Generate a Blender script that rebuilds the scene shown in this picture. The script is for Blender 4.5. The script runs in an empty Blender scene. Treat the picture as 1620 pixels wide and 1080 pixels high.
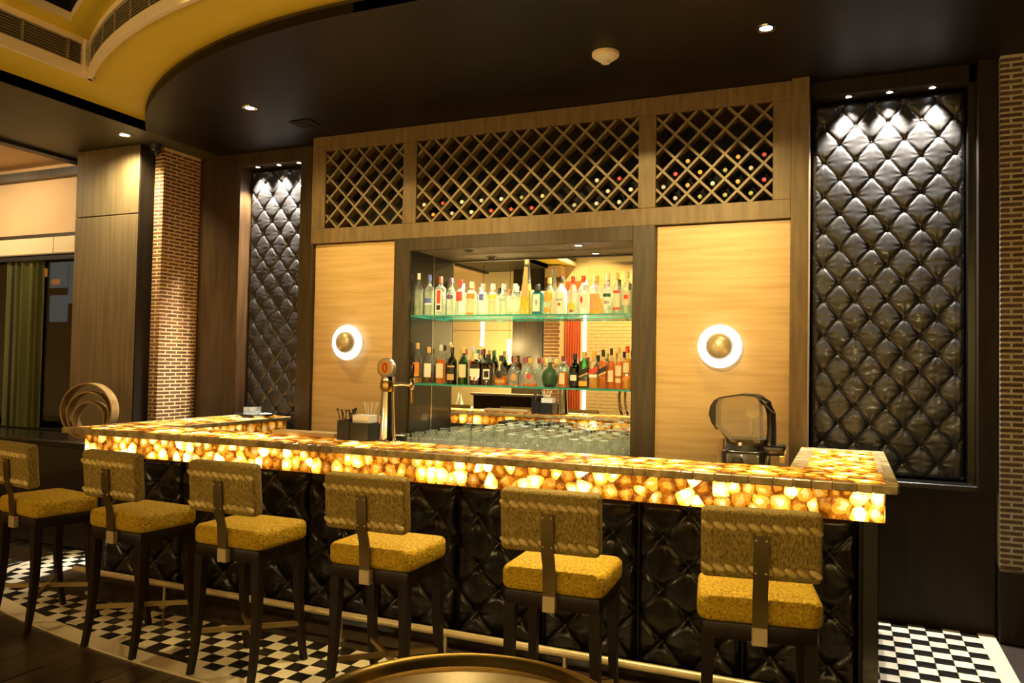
import bpy, bmesh, math, random
import numpy as np
from mathutils import Vector, Matrix
PI = math.pi
SC = bpy.context.scene
COL = SC.collection

# ------------------------------------------------------------------ camera
cam_d = bpy.data.cameras.new('camera'); cam = bpy.data.objects.new('camera', cam_d); COL.objects.link(cam)
cam_d.sensor_width = 36.0; cam_d.lens = 1230.4 / 1620 * 36; cam_d.clip_start = 0.05
def _cam():
    yaw, pitch, roll = .407146, .0296445, .0182237
    cy, sy, cp, sp, cr, sr = math.cos(yaw), math.sin(yaw), math.cos(pitch), math.sin(pitch), math.cos(roll), math.sin(roll)
    r = Vector((cy, sy, 0)); f = Vector((-sy * cp, cy * cp, sp)); u = r.cross(f)
    r2 = cr * r + sr * u; u2 = -sr * r + cr * u
    m = Matrix((r2, u2, -f)).transposed().to_4x4(); m.translation = Vector((0, 0, 1.6))
    cam.matrix_world = m
_cam(); SC.camera = cam
# ------------------------------------------------------------------ world, exposure, render behaviour
w = bpy.data.worlds.new('world'); SC.world = w; w.use_nodes = True
w.node_tree.nodes['Background'].inputs[0].default_value = (.02, .022, .03, 1)
w.node_tree.nodes['Background'].inputs[1].default_value = .25
SC.view_settings.view_transform = 'Standard'; SC.view_settings.look = 'None'
SC.view_settings.exposure = 0.0; SC.view_settings.gamma = 1.0; SC.view_settings.use_curve_mapping = False
SC.cycles.transparent_max_bounces = 48; SC.cycles.max_bounces = 10; SC.cycles.diffuse_bounces = 4
SC.cycles.glossy_bounces = 6; SC.cycles.transmission_bounces = 8
SC.cycles.sample_clamp_indirect = 6; SC.cycles.sample_clamp_direct = 0
SC.cycles.use_denoising = True
# light levels (lamps of the room, plus added fill lamps)
SPOT_W = 1000      # adjustable spots in the cove
ROOM_FILL_W = 430      # fill downlights added out of view behind the camera
BAR_W = 430       # recessed downlights over the bar
NICHE_W = 360      # spots over the tufted panels
APRON_E = 2.6; TOP_E = 2.5
PEND_W = 72      # pendant tubes over the lounge, two mirrored and three added as fill
WARM = (1, .74, .30); COOL = (1, .93, .84)

# ------------------------------------------------------------------ materials
MATS = {}
def nt(m): return m.node_tree.nodes, m.node_tree.links
def mat(name, color=(.5, .5, .5), rough=.5, metal=0, coat=0, spec=.5, emis=None, estr=0, sheen=0):
    m = bpy.data.materials.new(name); m.use_nodes = True; MATS[name] = m
    b = m.node_tree.nodes['Principled BSDF']
    b.inputs['Base Color'].default_value = (*color, 1); b.inputs['Roughness'].default_value = rough
    b.inputs['Metallic'].default_value = metal; b.inputs['Coat Weight'].default_value = coat
    b.inputs['Specular IOR Level'].default_value = spec
    if emis: b.inputs['Emission Color'].default_value = (*emis, 1); b.inputs['Emission Strength'].default_value = estr
    if sheen: b.inputs['Sheen Weight'].default_value = sheen
    return m
def textured(m, c1, c2, scale=(1, 1, 1), nscale=5, detail=6, bump=0, dist=.02, lo=.35, hi=.65, coord='Object', rndhue=0, extra=None):
    N, L = nt(m); b = N['Principled BSDF']
    tc = N.new('ShaderNodeTexCoord'); mp = N.new('ShaderNodeMapping'); mp.inputs['Scale'].default_value = scale
    no = N.new('ShaderNodeTexNoise'); no.inputs['Scale'].default_value = nscale; no.inputs['Detail'].default_value = detail
    cr = N.new('ShaderNodeValToRGB'); cr.color_ramp.elements[0].position = lo; cr.color_ramp.elements[1].position = hi
    cr.color_ramp.elements[0].color = (*c1, 1); cr.color_ramp.elements[1].color = (*c2, 1)
    L.new(tc.outputs[coord], mp.inputs[0]); L.new(mp.outputs[0], no.inputs[0]); L.new(no.outputs[0], cr.inputs[0])
    out = cr.outputs[0]
    if rndhue:
        oi = N.new('ShaderNodeObjectInfo'); hs = N.new('ShaderNodeHueSaturation'); mr = N.new('ShaderNodeMapRange')
        mr.inputs[3].default_value = 1 - rndhue; mr.inputs[4].default_value = 1 + rndhue
        L.new(oi.outputs['Random'], mr.inputs[0]); L.new(mr.outputs[0], hs.inputs['Value']); L.new(out, hs.inputs['Color']); out = hs.outputs[0]
    L.new(out, b.inputs['Base Color'])
    if bump:
        bp = N.new('ShaderNodeBump'); bp.inputs['Strength'].default_value = bump; bp.inputs['Distance'].default_value = dist
        L.new(no.outputs[0], bp.inputs['Height']); L.new(bp.outputs[0], b.inputs['Normal'])
    return m
def thin_glass(name, tint=(.95, .97, .95), gl=.06, rough=.02, maxf=.75, haze=0):
    m = bpy.data.materials.new(name); m.use_nodes = True; MATS[name] = m
    N, L = nt(m); N.remove(N['Principled BSDF'])
    t = N.new('ShaderNodeBsdfTransparent'); t.inputs[0].default_value = (*tint, 1)
    g = N.new('ShaderNodeBsdfGlossy'); g.inputs['Roughness'].default_value = rough
    lw = N.new('ShaderNodeLayerWeight'); lw.inputs[0].default_value = .35
    mr = N.new('ShaderNodeMapRange'); mr.inputs[3].default_value = gl; mr.inputs[4].default_value = maxf
    mx = N.new('ShaderNodeMixShader')
    if haze:      # pale white mixed in towards the edges paints the bright rim light
        df = N.new('ShaderNodeBsdfDiffuse'); df.inputs[0].default_value = (.9, .95, .88, 1); tl = N.new('ShaderNodeBsdfTranslucent'); tl.inputs[0].default_value = (.9, .95, .88, 1)
        ad = N.new('ShaderNodeMixShader'); ad.inputs[0].default_value = .5; L.new(df.outputs[0], ad.inputs[1]); L.new(tl.outputs[0], ad.inputs[2])
        h_ = N.new('ShaderNodeMixShader'); hr = N.new('ShaderNodeMapRange'); hr.inputs[1].default_value = .25; hr.inputs[2].default_value = .95; hr.inputs[3].default_value = haze * .3; hr.inputs[4].default_value = haze
        L.new(lw.outputs['Facing'], hr.inputs[0]); L.new(hr.outputs[0], h_.inputs[0]); L.new(t.outputs[0], h_.inputs[1]); L.new(ad.outputs[0], h_.inputs[2]); t = h_
    L.new(lw.outputs['Facing'], mr.inputs[0]); L.new(mr.outputs[0], mx.inputs[0]); L.new(t.outputs[0], mx.inputs[1]); L.new(g.outputs[0], mx.inputs[2])
    L.new(mx.outputs[0], N['Material Output'].inputs[0]); return m
def translucent(name, tint, frac=.45, rough=.3):
    m = mat(name, tint, rough); N, L = nt(m); b = N['Principled BSDF']
    t = N.new('ShaderNodeBsdfTransparent'); t.inputs[0].default_value = (*[min(1, c * 1.25) for c in tint], 1)
    tl = N.new('ShaderNodeBsdfTranslucent'); tl.inputs[0].default_value = (*tint, 1)
    m1 = N.new('ShaderNodeMixShader'); m1.inputs[0].default_value = .5
    mx = N.new('ShaderNodeMixShader'); mx.inputs[0].default_value = 1 - frac
    L.new(b.outputs[0], m1.inputs[1]); L.new(tl.outputs[0], m1.inputs[2])
    L.new(t.outputs[0], mx.inputs[1]); L.new(m1.outputs[0], mx.inputs[2]); L.new(mx.outputs[0], N['Material Output'].inputs[0]); return m
def emit(name, color, s):
    m = bpy.data.materials.new(name); m.use_nodes = True; MATS[name] = m
    N, L = nt(m); N.remove(N['Principled BSDF']); e = N.new('ShaderNodeEmission')
    e.inputs[0].default_value = (*color, 1); e.inputs[1].default_value = s; L.new(e.outputs[0], N['Material Output'].inputs[0]); return m

textured(mat('wood_rack', rough=.5), (.125, .078, .025), (.195, .125, .045), (1, 1, .12), 26, 7)
textured(mat('wood_slat', rough=.5), (.17, .12, .05), (.25, .18, .08), (1, 1, 1), 12, 5)
textured(mat('wood_frame', rough=.38), (.032, .020, .007), (.058, .037, .014), (1, 1, .1), 30, 7)
textured(mat('wood_red', rough=.4), (.026, .0125, .0035), (.052, .025, .007), (1, 1, .1), 25, 7)
textured(mat('wood_dark', rough=.55, spec=.2), (.010, .006, .003), (.018, .011, .005), (1, 1, .1), 25, 6)
textured(mat('wood_pier', rough=.5, spec=.3), (.13, .085, .035), (.17, .115, .050), (1, 1, .06), 28, 7)
textured(mat('wood_leg', rough=.42, spec=.3), (.008, .004, .002), (.016, .008, .004), (1, 1, .1), 25, 5)
textured(mat('plank', rough=.3), (.026, .015, .006), (.050, .029, .011), (1, .08, 1), 30, 6, rndhue=.3)
textured(mat('floor_base', rough=.5), (.02, .012, .007), (.03, .018, .01), (1, 1, 1), 10, 3)
textured(mat('ceiling_dark', rough=.45, spec=.25), (.0045, .0026, .0012), (.007, .004, .002), (1, 1, 1), 4, 4)
textured(mat('ceiling_olive', rough=.5), (.045, .036, .013), (.060, .048, .018), (1, 1, 1), 2, 4)
textured(mat('cream_yellow_lit', rough=.6), (.76, .57, .035), (.80, .60, .045), (1, 1, 1), 3, 3)  # cream paint with the yellow lamp light put into its colour
textured(mat('paint_cream', rough=.55), (.86, .71, .47), (.90, .75, .50), (1, 1, 1), 3, 3)
textured(mat('paint_peach', rough=.6), (.74, .50, .27), (.78, .54, .30), (1, 1, 1), 3, 3)
textured(mat('paint_sand', rough=.6), (.76, .61, .31), (.80, .65, .34), (1, 1, 1), 3, 3)
mat('black_void', (.004, .004, .004), .8)
mat('black_gloss', (.008, .007, .006), .22, coat=.3)
mat('black_matt', (.012, .011, .010), .5)
mat('vent_dark', (.035, .028, .018), .6); mat('vent_slat', (.24, .19, .11), .5)
m = textured(mat('leather', rough=.42, coat=.30), (.009, .008, .007), (.014, .012, .010), (1, 1, 1), 40, 4, bump=.12, dist=.004)
MATS['leather'].node_tree.nodes['Principled BSDF'].inputs['Coat Roughness'].default_value = .13
m = textured(mat('leather_bar', rough=.22, coat=0, spec=.4), (.004, .0032, .0028), (.007, .0055, .0045), (1, 1, 1), 40, 4, bump=.12, dist=.004)
textured(mat('button', rough=.3, coat=.3), (.012, .011, .010), (.018, .016, .014))
# travertine: long level streaks
m = mat('travertine', rough=.42); textured(m, (.52, .33, .115), (.65, .435, .19), (.7, .7, 10), 2.8, 10, lo=.30, hi=.60)
textured(mat('brick', rough=.75), (.11, .040, .011), (.20, .076, .022), (1, 1, 1), 40, 4, rndhue=.38, bump=.4, dist=.003)
textured(mat('mortar', rough=.9), (.58, .40, .17), (.68, .48, .22), (1, 1, 1), 60, 4, bump=.3, dist=.003)
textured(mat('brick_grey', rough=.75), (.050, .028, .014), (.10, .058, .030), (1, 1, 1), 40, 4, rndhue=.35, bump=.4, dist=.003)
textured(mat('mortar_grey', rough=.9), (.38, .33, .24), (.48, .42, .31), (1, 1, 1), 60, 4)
textured(mat('tile_white', rough=.22), (.72, .64, .47), (.80, .72, .54), (1, 1, 1), 9, 5, rndhue=.07)
textured(mat('tile_black', rough=.18), (.008, .007, .006), (.018, .016, .013), (1, 1, 1), 12, 5)
textured(mat('tile_border', rough=.3), (.66, .57, .40), (.76, .66, .48), (1, 1, 1), 6, 5)
textured(mat('stone_dark', rough=.14), (.030, .020, .011), (.055, .038, .020), (1, 1, 1), 9, 6)
textured(mat('stone_pale', rough=.3), (.12, .12, .09), (.18, .18, .14), (1, 1, 1), 9, 5)
mat('chrome', (.72, .70, .66), .09, 1); mat('steel', (.45, .43, .38), .32, 1)
textured(mat('brass', rough=.27, metal=1), (.42, .28, .075), (.50, .34, .10), (1, 1, 1), 8, 3)
textured(mat('brass_dull', rough=.38, metal=1), (.34, .25, .10), (.42, .31, .13), (1, 1, 1), 8, 3)
textured(mat('brass_pale', rough=.35, metal=.45), (.52, .42, .24), (.66, .54, .33), (1, 1, 1), 8, 3)
mat('strap_metal', (.20, .145, .06), .38, .9)
# hide of the stools: mottled, short hair
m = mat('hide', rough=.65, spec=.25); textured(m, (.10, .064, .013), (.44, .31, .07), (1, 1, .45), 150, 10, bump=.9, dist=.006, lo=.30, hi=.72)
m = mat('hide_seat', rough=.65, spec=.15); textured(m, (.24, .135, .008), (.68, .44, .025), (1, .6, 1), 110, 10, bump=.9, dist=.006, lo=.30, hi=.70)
textured(mat('rope', rough=.55), (.45, .32, .10), (.74, .56, .22), (1, 1, 1), 30, 5, bump=.3, dist=.004)
textured(mat('bentwood', rough=.45), (.26, .15, .045), (.40, .25, .085), (1, 1, 1), 14, 6)
textured(mat('curtain_green', rough=.8), (.062, .060, .008), (.105, .10, .016), (1, 1, .05), 20, 4)
textured(mat('curtain_red', rough=.8), (.46, .075, .02), (.56, .10, .03), (1, 1, .05), 20, 4)
textured(mat('leaf', rough=.5), (.025, .07, .02), (.05, .12, .035), (1, 1, 1), 9, 3)
mat('white_gloss', (.82, .80, .74), .25); mat('white_matt', (.82, .78, .70), .6); mat('cloth_white', (.85, .82, .76), .8)
mat('tan_board', (.52, .38, .18), .5)
thin_glass('glass_clear', (.985, .99, .98), .05, .04, .5, .42)
thin_glass('glass_bottle', (.92, .96, .92), .10, .05, .6, .30)
thin_glass('glass_plain', (.95, .96, .93), .08, .04, .55, .10)
thin_glass('glass_green', (.10, .38, .10), .08, .05, .6)
thin_glass('glass_darkgreen', (.05, .12, .06), .06, .05, .5)
thin_glass('glass_teal', (.30, .78, .78), .08, .05, .6)
thin_glass('glass_brown', (.30, .13, .04), .07, .05, .6)
thin_glass('glass_window', (.50, .53, .50), .02, .01, .35)
thin_glass('glass_shelf', (.94, .985, .97), .03, .01, .40)
thin_glass('plastic_clear', (.80, .74, .58), .10, .06, .5, .55)
mat('glass_edge', (.01, .30, .23), .15, coat=.5, spec=.8)
mat('wine_glass_dark', (.010, .013, .008), .12, coat=.4)
translucent('liq_clear', (.78, .80, .70), .75, .1)
translucent('liq_amber', (.90, .36, .02), .55, .1); translucent('liq_gold', (.95, .56, .06), .55, .1)
translucent('liq_dark', (.20, .065, .015), .25, .1); translucent('liq_yellow', (.92, .72, .05), .35, .1)
translucent('liq_teal', (.06, .50, .52), .4, .1)
mat('mirror', (.93, .93, .90), .0, 1)
LABELC = dict(white=(.80, .76, .66), cream=(.74, .60, .38), red=(.62, .05, .03), orange=(.78, .25, .03), amber=(.78, .40, .05), yellow=(.82, .60, .06), purple=(.14, .08, .20),
              blue=(.10, .13, .42), black=(.012, .011, .010), gold=(.55, .38, .11), brown=(.34, .13, .04), maroon=(.20, .02, .04), green=(.022, .075, .030), olive=(.30, .33, .05), grey=(.34, .34, .30), teal=(.04, .35, .36), tan=(.58, .34, .12), silver=(.5, .5, .48))
for k, c in LABELC.items(): mat('lab_' + k, c, .5)
emit('lamp_white', (1, .97, .88), 9); emit('lamp_cool', (.93, .98, 1), 16); emit('ring_glow', (1, .965, .86), 1.9); emit('tube_glow', (1, .95, .9), 5); emit('cove_glow', (1, .9, .6), 2.2)
emit('glow_orange', (1, .25, .04), 1.6); emit('glow_blue', (.5, .6, .7), .35)

def agate(name, estr, wx, brown=0.0):
    """backlit agate slices: banding from a per-slice coordinate, lamps behind them uneven along the panel"""
    m = mat(name, (.45, .22, .05), .18, coat=.4); N, L = nt(m); b = N['Principled BSDF']
    uv = N.new('ShaderNodeUVMap'); uv.uv_map = 'cell'
    at = N.new('ShaderNodeAttribute'); at.attribute_name = 'rnd'
    geo = N.new('ShaderNodeNewGeometry')
    ln = N.new('ShaderNodeVectorMath'); ln.operation = 'LENGTH'; L.new(uv.outputs[0], ln.inputs[0])
    no = N.new('ShaderNodeTexNoise'); no.inputs['Scale'].default_value = 26; no.inputs['Detail'].default_value = 4; L.new(geo.outputs['Position'], no.inputs[0])
    a1 = N.new('ShaderNodeMath'); a1.operation = 'MULTIPLY_ADD'; a1.inputs[1].default_value = 1.5; a1.inputs[2].default_value = -.75; L.new(no.outputs[0], a1.inputs[0])
    a2 = N.new('ShaderNodeMath'); a2.operation = 'ADD'; lm_ = N.new('ShaderNodeMath'); lm_.operation = 'MULTIPLY'; lm_.inputs[1].default_value = .85; L.new(ln.outputs['Value'], lm_.inputs[0]); L.new(lm_.outputs[0], a2.inputs[0]); L.new(a1.outputs[0], a2.inputs[1])
    sh = N.new('ShaderNodeMath'); sh.operation = 'MULTIPLY_ADD'; sh.inputs[1].default_value = -.80; sh.inputs[2].default_value = .40 + brown; L.new(at.outputs['Fac'], sh.inputs[0])
    a3 = N.new('ShaderNodeMath'); a3.operation = 'ADD'; L.new(a2.outputs[0], a3.inputs[0]); L.new(sh.outputs[0], a3.inputs[1])
    sn = N.new('ShaderNodeMath'); sn.operation = 'MULTIPLY_ADD'; sn.inputs[1].default_value = 17; L.new(a2.outputs[0], sn.inputs[0]); L.new(at.outputs['Fac'], sn.inputs[2])
    s2 = N.new('ShaderNodeMath'); s2.operation = 'SINE'; L.new(sn.outputs[0], s2.inputs[0])
    s3 = N.new('ShaderNodeMath'); s3.operation = 'MULTIPLY_ADD'; s3.inputs[1].default_value = .11; L.new(s2.outputs[0], s3.inputs[0]); L.new(a3.outputs[0], s3.inputs[2]); a3 = s3
    cr = N.new('ShaderNodeValToRGB'); e = cr.color_ramp.elements
    e[0].position = .0; e[0].color = (1, .84, .50, 1); e[1].position = 1.0; e[1].color = (.20, .048, .003, 1)
    for p, c in ((.20, (1, .66, .17)), (.38, (1, .47, .045)), (.60, (.90, .34, .018)), (.80, (.55, .17, .007))):
        q = cr.color_ramp.elements.new(p); q.color = (*c, 1)
    L.new(a3.outputs[0], cr.inputs[0])
    wv = N.new('ShaderNodeTexNoise'); wv.inputs['Scale'].default_value = wx; wv.inputs['Detail'].default_value = 2; L.new(geo.outputs['Position'], wv.inputs[0])
    w1 = N.new('ShaderNodeMapRange'); w1.inputs[1].default_value = .32; w1.inputs[2].default_value = .68; w1.inputs[3].default_value = .35; w1.inputs[4].default_value = 1.55; L.new(wv.outputs[0], w1.inputs[0])
    p2 = N.new('ShaderNodeMath'); p2.operation = 'POWER'; p2.inputs[1].default_value = 3.0; L.new(at.outputs['Fac'], p2.inputs[0])
    r1 = N.new('ShaderNodeMath'); r1.operation = 'MULTIPLY_ADD'; r1.inputs[1].default_value = 1.6; r1.inputs[2].default_value = .30; L.new(p2.outputs[0], r1.inputs[0])
    mu = N.new('ShaderNodeMath'); mu.operation = 'MULTIPLY'; L.new(w1.outputs[0], mu.inputs[0]); L.new(r1.outputs[0], mu.inputs[1])
    m2 = N.new('ShaderNodeMath'); m2.operation = 'MULTIPLY'; m2.inputs[1].default_value = estr; L.new(mu.outputs[0], m2.inputs[0])
    L.new(cr.outputs[0], b.inputs['Emission Color']); L.new(m2.outputs[0], b.inputs['Emission Strength']); L.new(cr.outputs[0], b.inputs['Base Color'])
    return m
agate('agate_apron', APRON_E, 6.0); agate('agate_top', TOP_E, 5.0, .05); agate('agate_inner', 1.3, 6.0, .06)
mat('agate_grout', (.10, .04, .008), .5, emis=(.75, .22, .012), estr=.5)
textured(mat('agate_dull', rough=.25, coat=.3), (.24, .17, .065), (.46, .34, .15), (1, 1, 1), 18, 6, rndhue=.35)

# ------------------------------------------------------------------ mesh helpers
ORIG = {}
class MB:
    def __init__(s): s.v = []; s.f = []; s.mi = []
    def add(s, vs, fs, mi=0):
        o = len(s.v); s.v += [tuple(p) for p in vs]; s.f += [tuple(i + o for i in f) for f in fs]; s.mi += [mi] * len(fs); return s
    def box(s, x0, x1, y0, y1, z0, z1, mi=0):
        return s.add([(x0, y0, z0), (x1, y0, z0), (x1, y1, z0), (x0, y1, z0), (x0, y0, z1), (x1, y0, z1), (x1, y1, z1), (x0, y1, z1)],
                     [(0, 3, 2, 1), (4, 5, 6, 7), (0, 1, 5, 4), (1, 2, 6, 5), (2, 3, 7, 6), (3, 0, 4, 7)], mi)
    def cbox(s, c, d, mi=0): return s.box(c[0] - d[0] / 2, c[0] + d[0] / 2, c[1] - d[1] / 2, c[1] + d[1] / 2, c[2] - d[2] / 2, c[2] + d[2] / 2, mi)
    def lathe(s, prof, n=20, c=(0, 0, 0), sq=2.0, sx=1, sy=1, ax='z', mi=0, cap=True):
        vs = []; m = len(prof)
        for r, z in prof:
            for k in range(n):
                t = 2 * PI * (k + .5) / n; cx, cy = math.cos(t), math.sin(t)
                g = (abs(cx) ** sq + abs(cy) ** sq) ** (-1 / sq) if sq != 2 else 1
                p = (r * g * cx * sx, r * g * cy * sy, z)
                if ax == 'y': p = (p[0], p[2], -p[1])
                elif ax == 'x': p = (p[2], p[0], p[1])
                vs.append((p[0] + c[0], p[1] + c[1], p[2] + c[2]))
        fs = [(j * n + k, j * n + (k + 1) % n, (j + 1) * n + (k + 1) % n, (j + 1) * n + k) for j in range(m - 1) for k in range(n)]
        if cap:
            if prof[0][0] > 1e-5: fs.append(tuple(range(n - 1, -1, -1)))
            if prof[-1][0] > 1e-5: fs.append(tuple((m - 1) * n + k for k in range(n)))
        return s.add(vs, fs, mi)
    def tube(s, path, r, n=8, mi=0, closed=False, flat=None):
        P = [Vector(p) for p in path]; m = len(P); vs = []; up = Vector((0, 0, 1))
        for i in range(m):
            a = P[(i - 1) % m] if (closed or i) else P[0]; b = P[(i + 1) % m] if (closed or i < m - 1) else P[-1]
            t = (b - a).normalized(); u = up if abs(t.dot(up)) < .95 else Vector((0, 1, 0))
            x = t.cross(u).normalized(); y = x.cross(t).normalized()
            rr = r[i] if isinstance(r, (list, tuple)) else r
            for k in range(n):
                an = 2 * PI * (k + .5) / n
                if flat: q = x * (math.copysign(flat[0], math.cos(an))) + y * (math.copysign(flat[1], math.sin(an)))
                else: q = x * (rr * math.cos(an)) + y * (rr * math.sin(an))
                vs.append(P[i] + q)
        e = m if closed else m - 1
        fs = [(i * n + k, i * n + (k + 1) % n, ((i + 1) % m) * n + (k + 1) % n, ((i + 1) % m) * n + k) for i in range(e) for k in range(n)]
        if not closed: fs += [tuple(range(n - 1, -1, -1)), tuple((m - 1) * n + k for k in range(n))]
        return s.add(vs, fs, mi)
    def bar(s, a, b, w, h, mi=0): return s.tube([a, b], 0, 4, mi, flat=(w / 2, h / 2))
    def prism(s, poly, z0, z1, mi=0):
        n = len(poly); vs = [(x, y, z0) for x, y in poly] + [(x, y, z1) for x, y in poly]
        return s.add(vs, [tuple(range(n - 1, -1, -1)), tuple(range(n, 2 * n))] + [(k, (k + 1) % n, n + (k + 1) % n, n + k) for k in range(n)], mi)
    def sphere(s, c, r, n=10, sc=(1, 1, 1), mi=0):
        pr = [(max(1e-6, math.sin(PI * j / n)), -math.cos(PI * j / n)) for j in range(n + 1)]
        o = MB().lathe(pr, n * 2, cap=False)
        return s.add([(c[0] + x * r * sc[0], c[1] + y * r * sc[1], c[2] + z * r * sc[2]) for x, y, z in o.v], o.f, mi)
    def xf(s, M): s.v = [tuple(M @ Vector(p)) for p in s.v]; return s
    def mesh(s, name, mats, smooth=True, angle=35):
        me = bpy.data.meshes.new(name); me.from_pydata(s.v, [], s.f); me.update()
        bm = bmesh.new(); bm.from_mesh(me); bmesh.ops.remove_doubles(bm, verts=bm.verts, dist=1e-6); bmesh.ops.recalc_face_normals(bm, faces=bm.faces); bm.to_mesh(me); bm.free()
        mats = mats if isinstance(mats, (list, tuple)) else [mats]
        for m in mats: me.materials.append(MATS[m])
        if len(mats) > 1 and len(me.polygons) == len(s.mi): me.polygons.foreach_set('material_index', s.mi)
        if smooth:
            me.polygons.foreach_set('use_smooth', [True] * len(me.polygons)); me.set_sharp_from_angle(angle=math.radians(angle))
        return me
def bbox(x0, x1, y0, y1, z0, z1, r=.005, seg=1):
    """box with bevelled edges"""
    bm = bmesh.new(); o = MB().box(x0, x1, y0, y1, z0, z1); vs = [bm.verts.new(p) for p in o.v]
    for f in o.f: bm.faces.new([vs[i] for i in f])
    bmesh.ops.bevel(bm, geom=list(bm.edges), offset=r, segments=seg, affect='EDGES', profile=.5)
    q = MB(); bm.verts.index_update(); q.add([v.co[:] for v in bm.verts], [[v.index for v in f.verts] for f in bm.faces]); bm.free(); return q
def obj(name, mb, mats, parent=None, loc=None, smooth=True, angle=35):
    me = mb if isinstance(mb, bpy.types.Mesh) else mb.mesh(name, mats, smooth, angle)
    o = bpy.data.objects.new(name, me); COL.objects.link(o)
    if loc is not None: o.location = loc
    if parent is not None:
        o.parent = parent
        if loc is None: o.location = -Vector(ORIG.get(parent.name, (0, 0, 0)))
    return o
def tag(o, label, cat, group=None, kind=None):
    if label: o['label'] = label
    if cat: o['category'] = cat
    if group: o['group'] = group
    if kind: o['kind'] = kind
    return o
def thing(name, label, cat, loc=(0, 0, 0), rz=0, group=None, kind=None):
    """empty at the thing's base; children given world coordinates when the thing is not turned"""
    o = bpy.data.objects.new(name, None); COL.objects.link(o); o.empty_display_size = .1
    o.location = loc; o.rotation_euler = (0, 0, rz)
    if rz == 0: ORIG[o.name] = tuple(loc)
    return tag(o, label, cat, group, kind)
def struct(name, mb, mats, label=None, cat=None, **k):
    o = obj(name, mb, mats, **k); o['kind'] = 'structure'; return tag(o, label, cat)
def copy_tree(o, parent=None):
    c = o.copy(); COL.objects.link(c); c.parent = parent
    for ch in o.children: copy_tree(ch, c)
    return c
def spot(name, loc, target, power, angle, blend, color, parent=None, r=.03):
    d = bpy.data.lights.new(name, 'SPOT'); d.energy = power; d.spot_size = math.radians(angle); d.spot_blend = blend; d.color = color; d.shadow_soft_size = r
    o = bpy.data.objects.new(name, d); COL.objects.link(o)
    o.location = Vector(loc) - Vector(parent.location if parent else (0, 0, 0)); o.parent = parent
    o.rotation_euler = (Vector(target) - Vector(loc)).to_track_quat('-Z', 'Y').to_euler(); return o

RNG = random.Random(7)
HC = 3.55

# ================================================================== SETTING
# ---- floor: wood planks running towards the bar
floor = struct('floor', MB().box(-10, 3.2, -3.4, 6.2, -.12, -.012), 'floor_base', 'dark wooden floor of the lounge')
pl_me = bbox(-.068, .068, -.8, .8, -.012, 0, .002).mesh('plank', 'plank')
def in_tiles(x, y):          # chequered strip round the bar, with its curved outer edge
    return x > -5.9 and y > 3.0 - .06 + (x + 2.46) ** 2 / 20.0 and not (x < -5.35 and (x + 5.35) ** 2 + (max(0, 4.05 - y)) ** 2 > .55 ** 2 and y < 4.05)
for i in range(62):
    x = -9.2 + i * .14
    for j in range(5):
        y = -.6 + (i % 3) * .5 + j * 1.6
        if x > -2.0 and y > 3.4: continue
        if y > 5.2: continue
        o = obj('plank', pl_me, None, floor, (x, y, -.0062 if y > 2 and x > -6.6 else 0))
# ---- chequered tiles
T = .096
tf = thing('floor_tiling', 'black and white chequered floor tiles around the bar front with a cream border', None, (-2.5, 3.4, 0), kind='structure')
xs_b = [-5.86 + .06 * k for k in range(0, 101)]
def front_y(x):
    y = 2.985 + (x + 2.46) ** 2 / 20.0
    if x < -5.30: y += .75 * (1 - math.sqrt(max(0, 1 - ((-5.30 - x) / .56) ** 2)))
    return y
mb = MB(); bed = [(x, front_y(x) + .012) for x in xs_b] + [(.14, 3.70), (-5.3, 3.70), (-5.3, 5.05), (-5.86, 5.05)]
mb.prism(bed, -.010, -.001); obj('grout_bed', mb, 'stone_dark', tf)
mb = MB(); inn = [(x, front_y(x) + .115 + (.05 if x < -5.5 else 0)) for x in xs_b]
for a in range(len(xs_b) - 1):
    mb.add([(xs_b[a], front_y(xs_b[a]), .004), (xs_b[a + 1], front_y(xs_b[a + 1]), .004), (*inn[a + 1], .004), (*inn[a], .004),
            (xs_b[a], front_y(xs_b[a]), -.01), (xs_b[a + 1], front_y(xs_b[a + 1]), -.01)], [(0, 1, 2, 3), (0, 4, 5, 1)])
obj('border', mb, 'tile_border', tf)
tw = bbox(-T / 2 + .001, T / 2 - .001, -T / 2 + .001, T / 2 - .001, -.006, .003, .001).mesh('tile', 'tile_white')
tb = bbox(-T / 2 + .001, T / 2 - .001, -T / 2 + .001, T / 2 - .001, -.006, .003, .001).mesh('tile', 'tile_black')
cells = []
for i in range(62):
    for j in range(24):
        x = -5.80 + i * T; y = 3.675 - T / 2 - (j - 14) * T
        if y < front_y(max(-5.86, min(.14, x))) + .13 or x > .1: continue
        if y > 3.66 and x > -5.34: continue
        if y > 5.0: continue
        cells.append((x, y, (i + j) % 2))
def seen(c):
    x, y, _ = c; d = -x * -.396 + y * .918; px = 810 + 1230 * (x * .918 + y * .396) / (-x * .396 + y * .918); py = 540 + 1230 * 1.63 / (-x * .396 + y * .918)
    return (0 if -20 < px < 1640 and py < 1100 else 1, py * -1)
cells.sort(key=seen)
for x, y, k in cells[:300]: obj('tile', tw if k else tb, None, tf, (x + 2.5, y - 3.4, 0))
for k, nm in ((1, 'tile_white'), (0, 'tile_black')):
    mb = MB()
    for x, y, q in cells[300:]:
        if q == k: mb.box(x - T / 2 + .001, x + T / 2 - .001, y - T / 2 + .001, y + T / 2 - .001, -.006, .003)
    if mb.v: tag(obj('far_tiles', mb, nm, tf), None, None, kind='stuff')
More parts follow.
